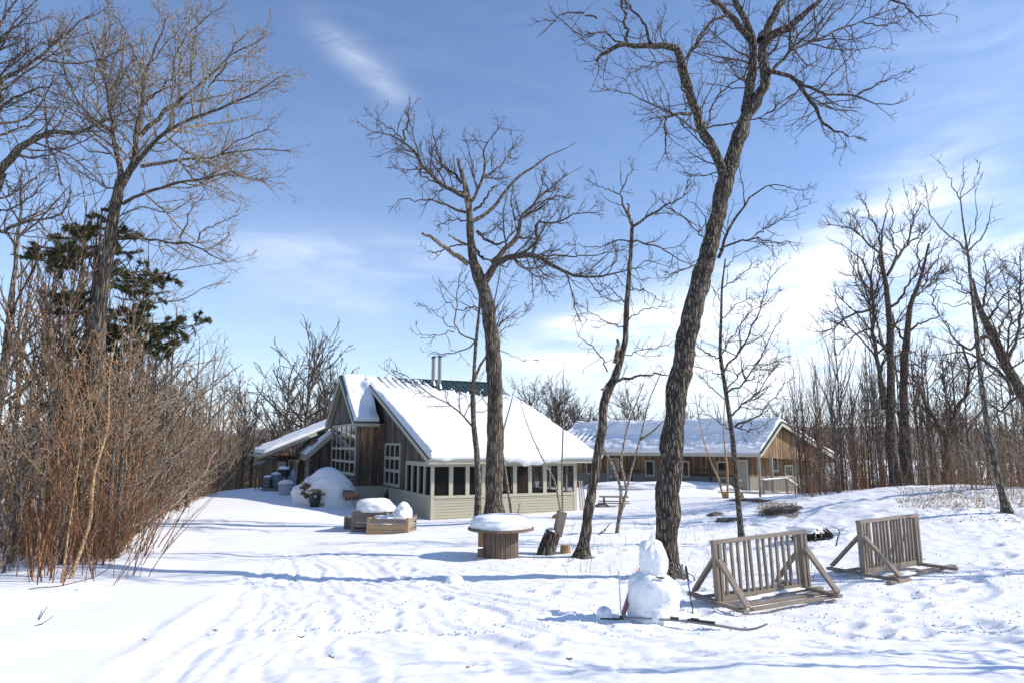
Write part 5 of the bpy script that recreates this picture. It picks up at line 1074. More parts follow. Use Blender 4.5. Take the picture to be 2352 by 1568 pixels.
# --- slim tree left of the porch oak
k, ox, oy = .4337, 826.9, 202.1
trunk = [(1097, 1192, 0, 7.5), (1099, 1120, 0, 7), (1095, 1040, 0, 6.5), (1087, 960, 0, 6), (1086, 900, 0, 5.6), (1088, 870, 0, 4.5), (1092, 800, 0, 4), (1098, 740, 0, 3.4), (1102, 700, 0, 3), (1102, 640, 0, 2)]
limbs = [c([(600, 1555), (640, 1480), (665, 1400), (690, 1300), (705, 1180), (720, 1080), (740, 940)], (0, .6), 8, 2), c([(612, 1338), (540, 1322), (505, 1280), (505, 1180), (520, 1040), (525, 980)], (0, -.5), 5, 2), c([(605, 1345), (540, 1392), (450, 1412), (390, 1400)], (0, .5), 4.5, 1.5), c([(628, 1170), (580, 1155), (520, 1185), (440, 1110), (420, 1060)], (0, .5), 4, 1.5), c([(620, 1120), (570, 1060), (530, 1020)], (0, -.5), 3, 1.2), c([(505, 1280), (430, 1220), (340, 1150)], (-.5, -.8), 3, 1.2), c([(500, 1290), (400, 1310), (290, 1300)], (-.4, -.6), 3, 1.2), c([(680, 1350), (760, 1280), (880, 1190)], (.2, .8), 3, 1.2), c([(690, 1270), (780, 1220), (880, 1180)], (.3, -.5), 2.5, 1.2), c([(665, 1390), (760, 1390), (870, 1450)], (.2, -.6), 3, 1.2), c([(595, 1790), (500, 1680), (400, 1640), (250, 1530), (180, 1500)], (0, -.9), 5, 1.3), c([(590, 1720), (700, 1700), (760, 1640)], (0, .5), 3, 1.2)]
hero('young_tree', 'slim forked tree standing left of the porch oak before the sloping roof', 'tree', 23, trunk, limbs, .5, 'grey_bark', 15, 50, .1, dens=(1.1, 2.0, 3.0), sizes=(1.1, 1.2, 1.4), flare=1.2)
def sapling(name, label, ref, pts, r0, r1, seed, tw=2.2, dens=(1.2, 2, 3), mt='pale_twig', extra=(), group=None, len_=1.0):
    rng = np.random.default_rng(seed); P = [at(u, v, ref) for u, v in pts]; P = [(p.x + rng.normal(0, .01), p.y + rng.normal(0, .08), p.z) for p in P]; b = Vector(P[0]); hb = H(b.x, b.y); P[0] = (b.x, b.y, hb - .1)
    n_ = len(P); st_ = [(P, [r0 + (r1 - r0) * i / (n_ - 1) for i in range(n_)])]
    for q in extra: 
        QQ = [tuple(at(u, v, ref + dy)) for u, v, dy in q]; st_.append((QQ, [r0 * .65 + (r1 - r0 * .65) * i / (len(QQ) - 1) for i in range(len(QQ))]))
    org = Vector((b.x, b.y, hb)); o3 = np.array(org); e = empty(name, org, 0, label, 'sapling', group)
    SP, SR = stack(st_, 24); V, Fq = tubes([(SP - o3, SR)], [7]); from_np('trunk', V, Fq, M[mt], e, smooth=True)
    a1 = kids(rng, SP, SR, tw, .14, .3 * len_, 1.3 * len_, 42, 8, .13, .05, .3, .99, .009, .0035); a2 = kids(rng, *a1, dens[0] * 2, .45, .1, .6 * len_, 38, 5, .17, .04, .1, 1, .009, .0028); a3 = kids(rng, *a2, dens[1], .45, .08, .3, 38, 3, .2, .03, .1, 1, .009, .0024)
    V, Fq = tubes([(a[0] - o3, a[1]) for a in (a1, a2, a3)], [4, 3, 3]); from_np('branches', V, Fq, M[mt], e); return e
sapling('sapling', 'pair of thin forking stems from one foot, left of the big oak', 19, [(1417, 1228), (1428, 1170), (1426, 1120), (1404, 1060), (1386, 1030), (1370, 990)], .06, .012, 21, 1.2, extra=[[(1417, 1215, 0), (1436, 1140, .1), (1452, 1070, .2), (1470, 1010, .3), (1490, 920, .4), (1520, 850, .5)], [(1440, 1125, 0), (1425, 1060, -.3), (1440, 980, -.6), (1478, 880, -.8)], [(1470, 1010, .2), (1500, 990, 0), (1530, 960, -.2)]])
sapling('sapling', 'thin straight sapling rising in front of the right end of the porch', 24, [(1293, 1180), (1291, 1080), (1293, 950), (1293, 900), (1296, 827)], .035, .008, 22, 1.6)
sapling('sapling', 'thin curved sapling leaning left across the porch just right of the oak', 22.5, [(1178, 1180), (1164, 1100), (1150, 1010), (1135, 950), (1112, 920), (1085, 880)], .05, .008, 23, 1.6, extra=[[(1150, 1010, 0), (1172, 930, .3), (1185, 880, .4)]])
sapling('sapling', 'thin sapling slanting left in front of the last porch windows', 23.5, [(1291, 1150), (1275, 1100), (1250, 1060), (1225, 1010), (1205, 960), (1190, 900)], .035, .007, 24, 1.6)
sapling('broken_sapling', 'short broken stem sticking out of the snow right of the porch oak', 21, [(1188, 1188), (1191, 1170), (1195, 1155)], .03, .015, 25, 1)
sapling('birch_sapling', 'leftmost of two orange barked young birches before the long building', 38, [(1660, 1128), (1652, 1100), (1632, 1060), (1615, 1010), (1606, 960), (1596, 900)], .065, .015, 26, 1.5, mt='birch', len_=1.6)
sapling('birch_sapling', 'upright one of two orange barked young birches before the long building', 38, [(1671, 1128), (1669, 1070), (1662, 1010), (1664, 940), (1670, 860)], .065, .015, 27, 1.5, mt='birch', len_=1.6)
q = groundhit(1375, 1228, 10, 30); o = MB().tube([q + Vector((0, 0, .02)), q + Vector((.17, .05, .12)), q + Vector((.34, .1, .32))], [.03, .025, .01], 6).build('stick', M['dead']); tag(o, 'stick poking out of the snow right of the leaning tree', 'stick')
sapling('fallen_branch', 'curly dead branch standing in the snow between the two bike racks', 14.5, [(1905, 1268), (1916, 1262), (1928, 1235), (1925, 1215), (1905, 1205)], .02, .006, 28, 3, mt='twig', extra=[[(1916, 1262, 0), (1900, 1255, 0), (1888, 1262, 0), (1912, 1275, 0)]], len_=.3)

# --- big tree on the left edge of the yard
k, ox, oy = .5038, 0, 0
trunk = [(232, 1238, 0, 19), (232, 1190, 0, 16), (230, 1100, 0, 15), (226, 900, 0, 14.5), (226, 760, 0, 14), (236, 660, 0, 13.5), (248, 580, 0, 13), (256, 530, 0, 12.5), (262, 490, 0, 12), (270, 445, 0, 11.5), (275, 415, 0, 10)]
limbs = [c([(545, 840), (542, 760), (545, 700), (517, 660), (505, 560), (505, 460), (470, 350), (430, 230), (380, 100)], (0, .7), 16, 2), c([(545, 860), (600, 770), (622, 700), (620, 600), (640, 500), (655, 350), (690, 240), (750, 150), (760, 90)], (0, -.4), 18, 2), c([(600, 775), (650, 690), (760, 600), (900, 530), (1050, 480), (1170, 420), (1270, 345)], (-.1, -1.3), 12, 2),
    c([(640, 620), (720, 530), (830, 450), (950, 350), (1060, 250), (1200, 170)], (-.1, .8), 11, 2), c([(640, 760), (720, 745), (850, 730), (1000, 705), (1150, 680), (1320, 690)], (-.1, .7), 9, 2), c([(560, 930), (600, 900), (700, 870), (830, 830), (950, 822), (1050, 780), (1150, 820), (1200, 825)], (0, -1.2), 9, 2), c([(520, 610), (460, 570), (400, 520), (330, 430), (290, 300), (265, 150)], (.1, -.6), 7, 2),
    c([(540, 865), (480, 850), (400, 810), (330, 760)], (0, .5), 4, 2), c([(520, 1090), (600, 1085), (655, 1085), (740, 1100), (830, 1110), (900, 1120), (960, 1165), (1035, 1192)], (0, -.6), 8, 2), c([(820, 1110), (820, 1060), (860, 1020), (860, 960), (930, 890)], (-.4, 0), 5, 1.5), c([(900, 1110), (920, 1050), (1070, 990)], (-.5, -.8), 4, 1.5), c([(880, 380), (870, 250), (900, 120), (890, 30)], (.2, .9), 5, 2), c([(660, 350), (600, 220), (540, 80)], (-.2, .3), 5, 2), c([(830, 450), (780, 330), (830, 180), (960, 60)], (.1, .7), 5, 2), c([(950, 400), (1020, 320), (1060, 220), (1110, 160)], (.2, -.4), 4, 2),
    c([(505, 460), (560, 350), (600, 280)], (.3, .8), 5, 2), c([(640, 480), (720, 420), (760, 380), (850, 300)], (-.2, -.9), 5, 2), c([(1000, 705), (1080, 640), (1200, 600), (1250, 560)], (.5, .2), 4, 1.5), c([(560, 980), (640, 940), (760, 980), (900, 900)], (0, .7), 4, 1.5), c([(530, 1180), (640, 1300), (760, 1240), (1000, 1200)], (0, .4), 4, 1.5), c([(520, 1350), (640, 1380), (800, 1380), (990, 1290)], (0, .5), 4, 1.5), c([(950, 820), (900, 740), (960, 660)], (-.8, -.4), 3.5, 1.5), c([(505, 700), (400, 690), (300, 600)], (0, -.9), 4, 1.5)]
hero('maple_tree', 'tall bare tree at the left, its crown spreading right over the thicket and spruce', 'tree', 17, trunk, limbs, .6, 'maple_bark', 16, 80, .12, dens=(1.9, 3.0, 4.6), sizes=(1.2, 1.2, 1.2), twig_m='pale_twig', flare=1.3, up=.07, leaves=260)
# --- tree whose limbs come in from the left edge
trunk = [(-60, 1262, 0, 24), (-70, 1100, 0, 22), (-60, 950, 0, 21), (-45, 850, 0, 20), (-20, 790, 0, 18)]
trunk = [(-95, 1262, 0, 24), (-95, 1100, 0, 22), (-85, 900, 0, 21), (-70, 700, 0, 19), (-45, 560, 0, 17), (-30, 470, 0, 15), (0, 395, 0, 14)]
limbs = [c([(-20, 800), (40, 755), (80, 690), (130, 650), (210, 600), (330, 605), (420, 585), (500, 545), (600, 490)], (0, -1.2), 22, 3), c([(80, 700), (150, 725), (260, 700), (330, 640)], (-.2, .5), 6, 1.5), c([(-60, 1000), (0, 1075), (60, 1035), (150, 1005), (240, 990), (312, 960), (325, 870)], (0, -.4), 9, 3), c([(-60, 780), (-40, 500), (0, 350), (150, 290), (260, 200), (330, 120), (420, 60)], (0, .8), 14, 2), c([(-100, 700), (-80, 400), (-30, 200), (20, 60), (120, -30)], (0, .3), 16, 2), c([(-50, 560), (60, 450), (180, 400), (300, 380)], (0, -.8), 8, 1.6), c([(-60, 640), (60, 600), (180, 540), (300, 560)], (0, 1), 7, 1.6), c([(240, 600), (300, 520), (290, 430)], (-.6, -.2), 5, 1.5), c([(-40, 900), (40, 900), (130, 830), (230, 760)], (0, .8), 7, 1.6), c([(-60, 980), (60, 950), (160, 880), (200, 820)], (0, -.8), 5, 1.6), c([(-90, 300), (0, 200), (60, 130), (160, 100)], (0, -.3), 8, 1.6), c([(-60, 480), (40, 490), (120, 440)], (0, 0), 5, 1.6), c([(-30, 200), (70, 170), (150, 180)], (0, .6), 5, 1.5), c([(-80, 760), (30, 830), (60, 880)], (0, -.5), 6, 2)]
hero('maple_tree', 'bare tree at the left edge whose crooked limbs reach in from outside', 'tree', 15, trunk, limbs, .3, 'maple_bark', 17, 50, .12, dens=(2.0, 3.0, 4.6), sizes=(1.2, 1.2, 1.2), twig_m='twig', flare=1.2)
# --- right hand trees
k, ox, oy = .5274, 1819.6, 367.6
trunk = [(2062, 1118, 0, 13), (2055, 1080, 0, 11.5), (2045, 1020, 0, 10.5), (2046, 920, 0, 9), (2046, 830, 0, 8), (2043, 735, 0, 6.5), (2036, 660, 0, 5.5), (2028, 620, 0, 4.6), (2023, 570, 0, 3)]
limbs = [c([(400, 485), (380, 422), (340, 372), (300, 332), (240, 292), (160, 280)], (0, -1), 6, 1.6), c([(385, 390), (370, 300), (332, 230), (300, 170)], (0, .6), 4.5, 1.5), c([(388, 380), (402, 280), (420, 170)], (0, -.3), 4.5, 1.5), c([(412, 505), (450, 430), (500, 370), (520, 280), (560, 200)], (0, .8), 7, 1.6), c([(430, 640), (480, 592), (530, 512), (560, 442), (640, 380)], (0, -.8), 6, 1.6), c([(400, 1085), (380, 950), (360, 800), (345, 650), (350, 600), (332, 500), (300, 420), (262, 390)], (0, .5), 11, 2), c([(342, 650), (280, 660), (222, 700), (172, 740), (95, 750)], (.3, -.8), 6, 1.5), c([(350, 730), (300, 740), (250, 790), (200, 850)], (.3, .9), 4.5, 1.5), c([(350, 620), (380, 520), (370, 440)], (.4, 0), 4, 1.5), c([(425, 860), (390, 800), (370, 700), (368, 600)], (0, -.4), 6, 2), c([(450, 430), (430, 300), (440, 220)], (.3, .5), 4, 1.5), c([(335, 560), (270, 500), (245, 420)], (.4, .7), 4, 1.5), c([(500, 370), (560, 330), (600, 280)], (.5, .9), 3.5, 1.5), c([(430, 860), (520, 830), (560, 860)], (0, -.3), 4, 1.5)]
hero('bare_tree', 'tall dark two stemmed tree, leftmost of the big trees right of the long building', 'tree', 26, trunk, limbs, .6, 'twig', 18, 50, .1, dens=(1.4, 2.2, 3.4), sizes=(1.2, 1.3, 1.4), flare=1.2, up=.09, ang=36)
trunk = [(2088, 1118, 0, 11), (2078, 1020, 0, 9.5), (2075, 900, 0, 8.5), (2078, 815, 0, 8), (2084, 765, 0, 6.5), (2089, 705, 0, 5.5), (2107, 662, 0, 4.5), (2120, 620, 0, 3), (2133, 560, 0, 2)]
limbs = [c([(510, 742), (570, 702), (640, 682)], (0, -.5), 5, 2.5), c([(545, 592), (610, 540), (672, 470)], (0, .6), 4, 1.5), c([(495, 800), (460, 740), (440, 690)], (0, .3), 6, 3), c([(560, 520), (620, 450), (670, 360)], (0, -.5), 4, 1.5), c([(510, 640), (540, 560), (620, 500), (670, 460)], (0, .8), 4, 1.5), c([(560, 480), (540, 380), (570, 320)], (0, .2), 3.5, 1.5), c([(500, 900), (570, 880), (600, 800)], (0, .5), 4, 1.5), c([(490, 950), (440, 900), (400, 860)], (0, -.5), 4, 1.5), c([(640, 682), (600, 600), (620, 560)], (-.5, -.5), 3, 1.5)]
hero('bare_tree', 'dark tree with a crooked upper stem just right of the two stemmed tree', 'tree', 27, trunk, limbs, .6, 'twig', 19, 50, .1, dens=(1.4, 2.2, 3.2), sizes=(1.2, 1.3, 1.4), flare=1.2, up=.08, ang=38)
trunk = [(2313, 1168, 0, 9), (2303, 1140, 0, 7.5), (2289, 1080, 0, 6.5), (2268, 980, 0, 6), (2252, 860, 0, 5.2), (2241, 745, 0, 4.4), (2231, 660, 0, 3.4), (2223, 580, 0, 2.6), (2213, 520, 0, 1.8), (2206, 458, 0, 1.4)]
limbs = [c([(735, 180), (690, 100), (655, 20)], (0, .3), 2.5, 1), c([(732, 170), (782, 130), (806, 60)], (0, -.4), 2.5, 1), c([(732, 165), (745, 100), (738, 40)], (0, 0), 2, 1), c([(762, 395), (690, 332), (620, 270), (590, 200), (584, 130)], (0, -.6), 4, 1), c([(768, 400), (830, 332), (860, 260), (870, 200)], (0, .5), 4, 1), c([(762, 380), (800, 300), (805, 200), (800, 150)], (0, .2), 3, 1), c([(782, 585), (700, 560), (632, 520)], (0, .4), 3, 1), c([(790, 620), (700, 640), (640, 620)], (0, -.5), 2.5, 1), c([(800, 680), (880, 580), (900, 500)], (0, .5), 3, 1), c([(840, 1000), (760, 900), (700, 880)], (0, .5), 3, 1), c([(835, 960), (900, 900), (960, 820)], (0, -.5), 3, 1), c([(890, 1330), (820, 1320), (700, 1260)], (0, -.4), 4, 1.2), c([(850, 1150), (940, 1080), (1010, 1040)], (0, .4), 3, 1)]
hero('young_tree', 'slim pale green grey tree near the right edge with an airy forked top', 'tree', 16.5, trunk, limbs, .35, 'grey_bark', 20, 60, .08, dens=(.8, 1.2, 2), flare=1.3, up=.05, ang=32)
trunk = [(2420, 1175, 0, 15), (2400, 1050, 0, 13), (2365, 930, 0, 12), (2318, 850, 0, 10), (2290, 790, 0, 10), (2262, 735, 0, 8), (2241, 685, 0, 6), (2232, 640, 0, 4)]
limbs = [c([(900, 820), (840, 760), (780, 830), (700, 780), (670, 700)], (0, -.8), 9, 2), c([(940, 960), (880, 900), (800, 850), (740, 830), (660, 850)], (0, .7), 8, 2), c([(830, 640), (850, 540), (840, 400)], (0, .5), 6, 1.6), c([(930, 900), (970, 800), (1000, 640), (990, 400)], (0, .8), 9, 2), c([(850, 700), (920, 600), (980, 520)], (0, -.4), 6, 1.6), c([(800, 600), (740, 560), (700, 480)], (0, .4), 4, 1.5), c([(1000, 1000), (900, 1100), (850, 1040)], (0, -.5), 6, 2), c([(960, 1020), (930, 900), (950, 700), (920, 480)], (0, -.8), 7, 1.6), c([(780, 530), (770, 440), (740, 380)], (0, -.3), 4, 1.5), c([(880, 780), (920, 700), (1000, 600)], (0, 1), 6, 2)]
hero('bare_tree', 'heavy dark tree leaning in from the right edge', 'tree', 21, trunk, limbs, .6, 'twig', 31, 50, .12, dens=(1.8, 2.6, 3.6), sizes=(1.2, 1.2, 1.3), flare=1.2, up=.05)
trunk = [(2176, 1125, 0, 11), (2178, 1040, 0, 9.5), (2180, 1000, 0, 9)]
limbs = [c([(680, 1205), (620, 1130), (590, 1080), (560, 1010), (520, 930)], (0, -.4), 11, 4), c([(680, 1210), (700, 1100), (762, 1030), (772, 900), (740, 800)], (0, .6), 11, 4), c([(700, 1100), (660, 1000), (650, 880)], (0, .2), 6, 2), c([(560, 1010), (500, 960), (470, 860)], (-.3, -.6), 5, 2), c([(770, 920), (840, 830), (830, 740)], (.4, .6), 5, 2), c([(600, 1100), (540, 1060), (500, 1060)], (0, .4), 4, 2)]
hero('bare_tree', 'low crooked tree that forks wide, between the dark trees and the pale slim one', 'tree', 27, trunk, limbs, .4, 'twig', 32, 40, .12, dens=(1.8, 2.6, 3.4), sizes=(1.2, 1.3, 1.4), flare=1.2)
# trees just outside the frame whose shadows lie across the foreground
for i, (x, y, hgt, ln_, sd2) in enumerate(((14.5, 5.2, 9, (-.5, .1), 41), (17.5, 3.2, 11, (.4, .2), 42), (20.5, 7.3, 10, (-.2, 0), 43))):
    pass

# ------------------------------------------------------------------ kinds of wood-edge trees, built once and copied
def grow_tree(seed, Ht, r0, forks, dens, mt='twig', bk='grey_bark', up=.10, spread=34, low=.35, lean=0.0, rmin=.004, leaves=0, sub=True, name='bare_tree', trunk_n=26, top=1.0, lmin=.14):
    rng = np.random.default_rng(seed)
    z = np.linspace(0, 1, trunk_n); wob = np.cumsum(rng.normal(size=(trunk_n, 2)) * .012 * Ht / 5, axis=0) * z[:, None]
    P = np.stack([wob[:, 0] + lean * z * Ht, wob[:, 1], z * Ht * top - .25], -1)[None]; Rr = (r0 * (1 - .93 * z ** .8) + .004)[None]; Rr[0, 0] *= 1.3
    a1 = kids(rng, P, Rr, -forks, .45, Ht * lmin, Ht * .48, spread, 10, .09, up, low, .97, .014, rmin * 1.6, rpar=.75)
    a2 = kids(rng, *a1, dens[0], .42, .3, Ht * .2, 36, 7, .13, up, .15, 1, .012, rmin * 1.2)
    a3 = kids(rng, *a2, dens[1], .45, .2, .9, 36, 5, .16, up * .6, .1, 1, .011, rmin)
    gs = [a1, a2, a3]; sd = [5, 4, 3]
    if sub: gs.append(kids(rng, *a3, dens[2], .5, .12, .4, 36, 3, .2, up * .5, .1, 1, .01, rmin * .85)); sd.append(3)
    V, Fq = tubes([(P, Rr)], [10], .1, seed); t_ = from_np('trunk', V, Fq, M[bk], smooth=True, link=False)
    V, Fq = tubes(gs, sd); c_ = from_np('crown', V, Fq, M[mt], link=False); out = [('trunk', t_), ('crown', c_)]
    if leaves:
        e = gs[-1][0]; i = rng.integers(0, len(e), leaves); cc = e[i, -1]; a = rng.normal(size=(leaves, 3)) * .035; b = rng.normal(size=(leaves, 3)) * .03
        out.append(('leaves', from_np('leaves', np.stack([cc - a, cc + b, cc + a, cc - b], 1).reshape(-1, 3), np.arange(leaves * 4).reshape(-1, 4), M['leaf'], link=False)))
    return out
def grow_shrub(seed, Ht, n, rad, mt, lean=(0, 0), wig=.075, rmin=.0035, r0=.010, tan=False, tw=2.1):
    rng = np.random.default_rng(seed); m = 12
    base = rng.normal(size=(n, 2)) * rad; d = np.stack([rng.normal(0, .15, n) + lean[0] + base[:, 0] * .25, rng.normal(0, .2, n) + lean[1], np.ones(n)], -1); d /= np.linalg.norm(d, axis=1, keepdims=True)
    L_ = Ht * rng.uniform(.35, 1.15, n); P = np.empty((n, m, 3)); P[:, 0] = np.c_[base, np.full(n, -.15)]
    for k_ in range(1, m): d = d + wig * rng.normal(size=(n, 3)); d /= np.linalg.norm(d, axis=1, keepdims=True); P[:, k_] = P[:, k_ - 1] + d * (L_ / (m - 1))[:, None]
    Rr = (rng.uniform(.6, 1.5, n) * r0)[:, None] * (1 - .75 * np.linspace(0, 1, m))[None] + .001
    Rr = np.maximum(Rr, rmin)
    a1 = kids(rng, P, Rr, tw, .28, .25, 1.1, 27, 6, .09, .06, .25, 1, .008, rmin); a2 = kids(rng, *a1, 2.4, .45, .12, .5, 28, 4, .12, .05, .1, 1, .008, rmin * .85)
    V, Fq = tubes([(P, Rr)], [5]); s_ = from_np('stems', V, Fq, M[mt], link=False)
    V, Fq = tubes([a1, a2], [3, 3]); return [('stems', s_), ('twigs', from_np('twigs', V, Fq, M[mt], link=False))]
NPL = [0]
def put(kind, name, x, y, rz, sc, label, cat, group=None, zoff=0.0, tilt=0, z=None):
    e = bpy.data.objects.new(name, None); COL.objects.link(e); e.empty_display_size = .3
    zz = (H(x, y) if z is None else z) + zoff; e.location = (x, y, zz); e.rotation_euler = (tilt * math.cos(rz + 1), tilt * math.sin(rz + 1), rz); e.scale = (sc, sc, sc * 1.0); tag(e, label, cat, group)
    for pn, me in kind:
        o = bpy.data.objects.new(pn, me); COL.objects.link(o); o.parent = e
    NPL[0] += 1; return e
rg = random.Random(77)
K_tree = [grow_tree(301, 8, .11, 17, (2.0, 2.4, 2.2), 'brown_twig', up=.07, spread=40, rmin=.0065), grow_tree(302, 9, .15, 18, (1.8, 2.2, 2.2), 'twig', low=.3, up=.06, spread=42, rmin=.0065), grow_tree(303, 7, .09, 17, (2.0, 2.4, 2.2), 'tan_twig', low=.2, up=.07, spread=42, leaves=200, rmin=.0065), grow_tree(304, 8, .11, 20, (2.0, 2.4, 2.4), 'pale_twig', spread=52, low=.1, up=.05, rmin=.0065)]
K_far = [grow_tree(311, 11, .18, 30, (2.8, 3.0, 1.6), 'twig', sub=True, rmin=.016, low=.28, up=.05, spread=42, top=.74, lmin=.27), grow_tree(312, 12, .22, 32, (2.8, 2.9, 1.5), 'twig', sub=True, rmin=.016, low=.25, up=.05, spread=44, top=.72, lmin=.27), grow_tree(313, 9, .14, 26, (2.6, 2.8, 1), 'brown_twig', sub=False, rmin=.016, low=.15, up=.05, spread=44, top=.78, lmin=.22)]
K_bush = [grow_shrub(321 + i, h_, n_, rd_, m_, ln_) for i, (h_, n_, rd_, m_, ln_) in enumerate(((2.4, 8, .30, 'red_twig', (.0, 0)), (3.0, 8, .30, 'tan_twig', (.02, 0)), (2.4, 9, .34, 'brown_twig', (.04, -.03)), (3.8, 7, .28, 'red_twig', (.03, 0)), (2.8, 8, .3, 'pale_twig', (.02, 0)), (1.6, 7, .28, 'brown_twig', (.12, -.05))))]
K_sap = [grow_tree(331 + i, h_, r_, f_, (1.6, 1.6, 1), m_, m_, up=.16, spread=24, low=.25, sub=False, rmin=.0045) for i, (h_, r_, f_, m_) in enumerate(((4.5, .03, 12, 'brown_twig'), (5.5, .035, 13, 'twig'), (3.6, .025, 11, 'red_twig'), (6.5, .045, 14, 'grey_bark')))]
def scatter(n, region, fn, seed, mind=0):
    """region: polygon test through pixel column / distance ranges"""
    r = random.Random(seed); got = []
    tries = 0
    while len(got) < n and tries < n * 30:
        tries += 1; x, y = region(r)
        if mind and any((x - a) ** 2 + (y - b) ** 2 < mind ** 2 for a, b in got): continue
        got.append((x, y)); fn(len(got) - 1, x, y, r)
def col(u0, u1, y0, y1):
    def f(r):
        y = r.uniform(y0, y1); u = r.uniform(u0, u1); p = at(u, 1200, y); return p.x, y
    return f
def edge_left(y):   # pixel column where the thicket ends at distance y
    return float(np.interp(y, [9, 11, 12.5, 14, 17, 21, 27, 34, 42, 60], [20, 140, 270, 275, 300, 335, 390, 455, 550, 640]))
def reg_left(y0, y1, back=520):
    def f(r):
        y = y0 + (y1 - y0) * r.random(); e = edge_left(y); u = e - abs(r.gauss(0, .42)) * back; p = at(u, 1200, y); return p.x, y
    return f
def side(x, y):
    u = CU + FPX * x / y; return 'at the frame edge' if u < 90 else 'below the spruce' if u < 190 else 'by the golden birch stem' if u < 290 else 'near its right end' if u < 380 else 'by the snow slope'
GL = 'red and tan brush in the thicket at the left'
def bush(i, x, y, r):
    k_ = r.choices(range(6), (5, 3, 3, 5, 1, 1))[0]; put(K_bush[k_], 'shrub', x, y, r.uniform(-.5, .5), r.uniform(.8, 1.3) * (1.15 if 15 < y and x / y < -.58 else .85 if y > 20 else 1), ('red brown', 'tan', 'red brown', 'tall red brown', 'pale grey brown', 'low red brown')[k_] + ' bush, ' + ('front row' if y < 13.5 else 'second row' if y < 17 else 'middle depth' if y < 22 else 'back' if y < 28 else 'far end') + ' of the left thicket ' + side(x, y), 'shrub', GL)
scatter(24, reg_left(11.4, 16, 300), bush, 1, .5); scatter(58, reg_left(15, 27, 330), bush, 2, .4); scatter(26, reg_left(26, 40, 160), bush, 6, .4)
# a few single stems that can be told apart
def stem(label, ref, pts, r0, mt, seed, tw=1.2): return sapling('sapling', label, ref, pts, r0, .006, seed, tw, mt=mt, len_=.8)
stem('golden barked birch sapling leaning right, brightest stem of the left thicket', 12.0, [(166, 1300), (200, 1200), (222, 1090), (240, 980), (258, 860), (265, 780)], .034, 'birch', 51)
stem('red brown sapling stem left of the golden birch sapling', 12.6, [(98, 1280), (118, 1180), (140, 1060), (160, 940), (185, 840)], .03, 'red_twig', 52)
stem('pale grey sapling stem just left of the golden birch sapling foot', 11.6, [(148, 1322), (160, 1240), (165, 1150), (172, 1050), (190, 920)], .022, 'tan_twig', 53)
stem('dark thin sapling at the far left edge of the thicket', 12.4, [(14, 1285), (18, 1180), (30, 1060), (22, 900), (40, 760)], .03, 'twig', 54)
stem('thin red sapling leaning right at the right edge of the thicket', 15, [(342, 1262), (360, 1200), (376, 1130), (384, 1050)], .018, 'red_twig', 55)
stem('low arching twig stem in the snow before the thicket', 10.6, [(40, 1330), (60, 1352), (120, 1350), (200, 1330), (260, 1300)], .008, 'red_twig', 56, .6)
# wood behind the thicket
def ltree(i, x, y, r):
    k_ = r.choices(range(4), (3, 2, 3, 3))[0]; put(K_tree[k_], 'bare_tree', x, y, r.uniform(0, 6), r.uniform(.7, 1.1) * (1 if x / y < -.62 else .78), ('slender pale', 'dark', 'tan leafed', 'wide pale')[k_] + ' bare tree behind the left thicket, ' + ('front ranks ' if y < 22 else 'middle ranks ' if y < 30 else 'rear ranks ') + side(x, y), 'tree', 'bare trees in the wood behind the left thicket')
scatter(40, reg_left(17, 30, 420), ltree, 3, .8)
scatter(40, reg_left(28, 48, 350), ltree, 4, 1.0)
def ftr(i, x, y, r):
    k_ = r.choices(range(4), (2, 0, 4, 2))[0]; put(K_tree[k_], 'young_tree', x, y, r.uniform(0, 6), r.uniform(.42, .75), ('slender brown', '', 'tan leafed', 'wide pale')[k_] + ' young tree rising out of the left brush ' + side(x, y), 'tree', 'young trees in the left brush')
scatter(30, reg_left(13.5, 22, 330), ftr, 33, .6)
for i, (u, Y_, s_, k_) in enumerate(((-30, 20, 1.25, 1), (60, 22, 1.2, 0), (118, 24, 1.3, 1), (175, 21, 1.1, 0), (290, 24, 1.05, 1), (20, 26, 1.35, 0))):
    p = at(u, 1150, Y_); put(K_tree[k_], 'bare_tree', p.x, p.y, i * 2.3, s_, ('tall dark tree at the left frame edge behind the brush', 'tall slender tree behind the left limbs', 'tall dark tree just left of the spruce trunk', 'tall slender tree between the spruce and the big left tree', 'tall dark tree right behind the big left tree', 'tallest slender tree far behind at the left edge')[i], 'tree')
# the pale fan of beech branches right of the spruce
for i, (u, Y_, s_, k_) in enumerate(((370, 24, .95, 3), (430, 30, .95, 3), (300, 21, 1.0, 3), (470, 36, 1.0, 0), (410, 27, .8, 2))):
    p = at(u, 1150, Y_); put(K_tree[k_], 'beech_tree', p.x, p.y, i * 1.3 + .4, s_, ('wide pale beech at the middle of the thicket edge', 'wide pale beech farther back, right of the first', 'pale beech beside the big left tree', 'slender pale beech near the far snow crest', 'leafy tan beech in front of the farther one')[i], 'tree')
sc_ = dict(K_bush=K_bush)
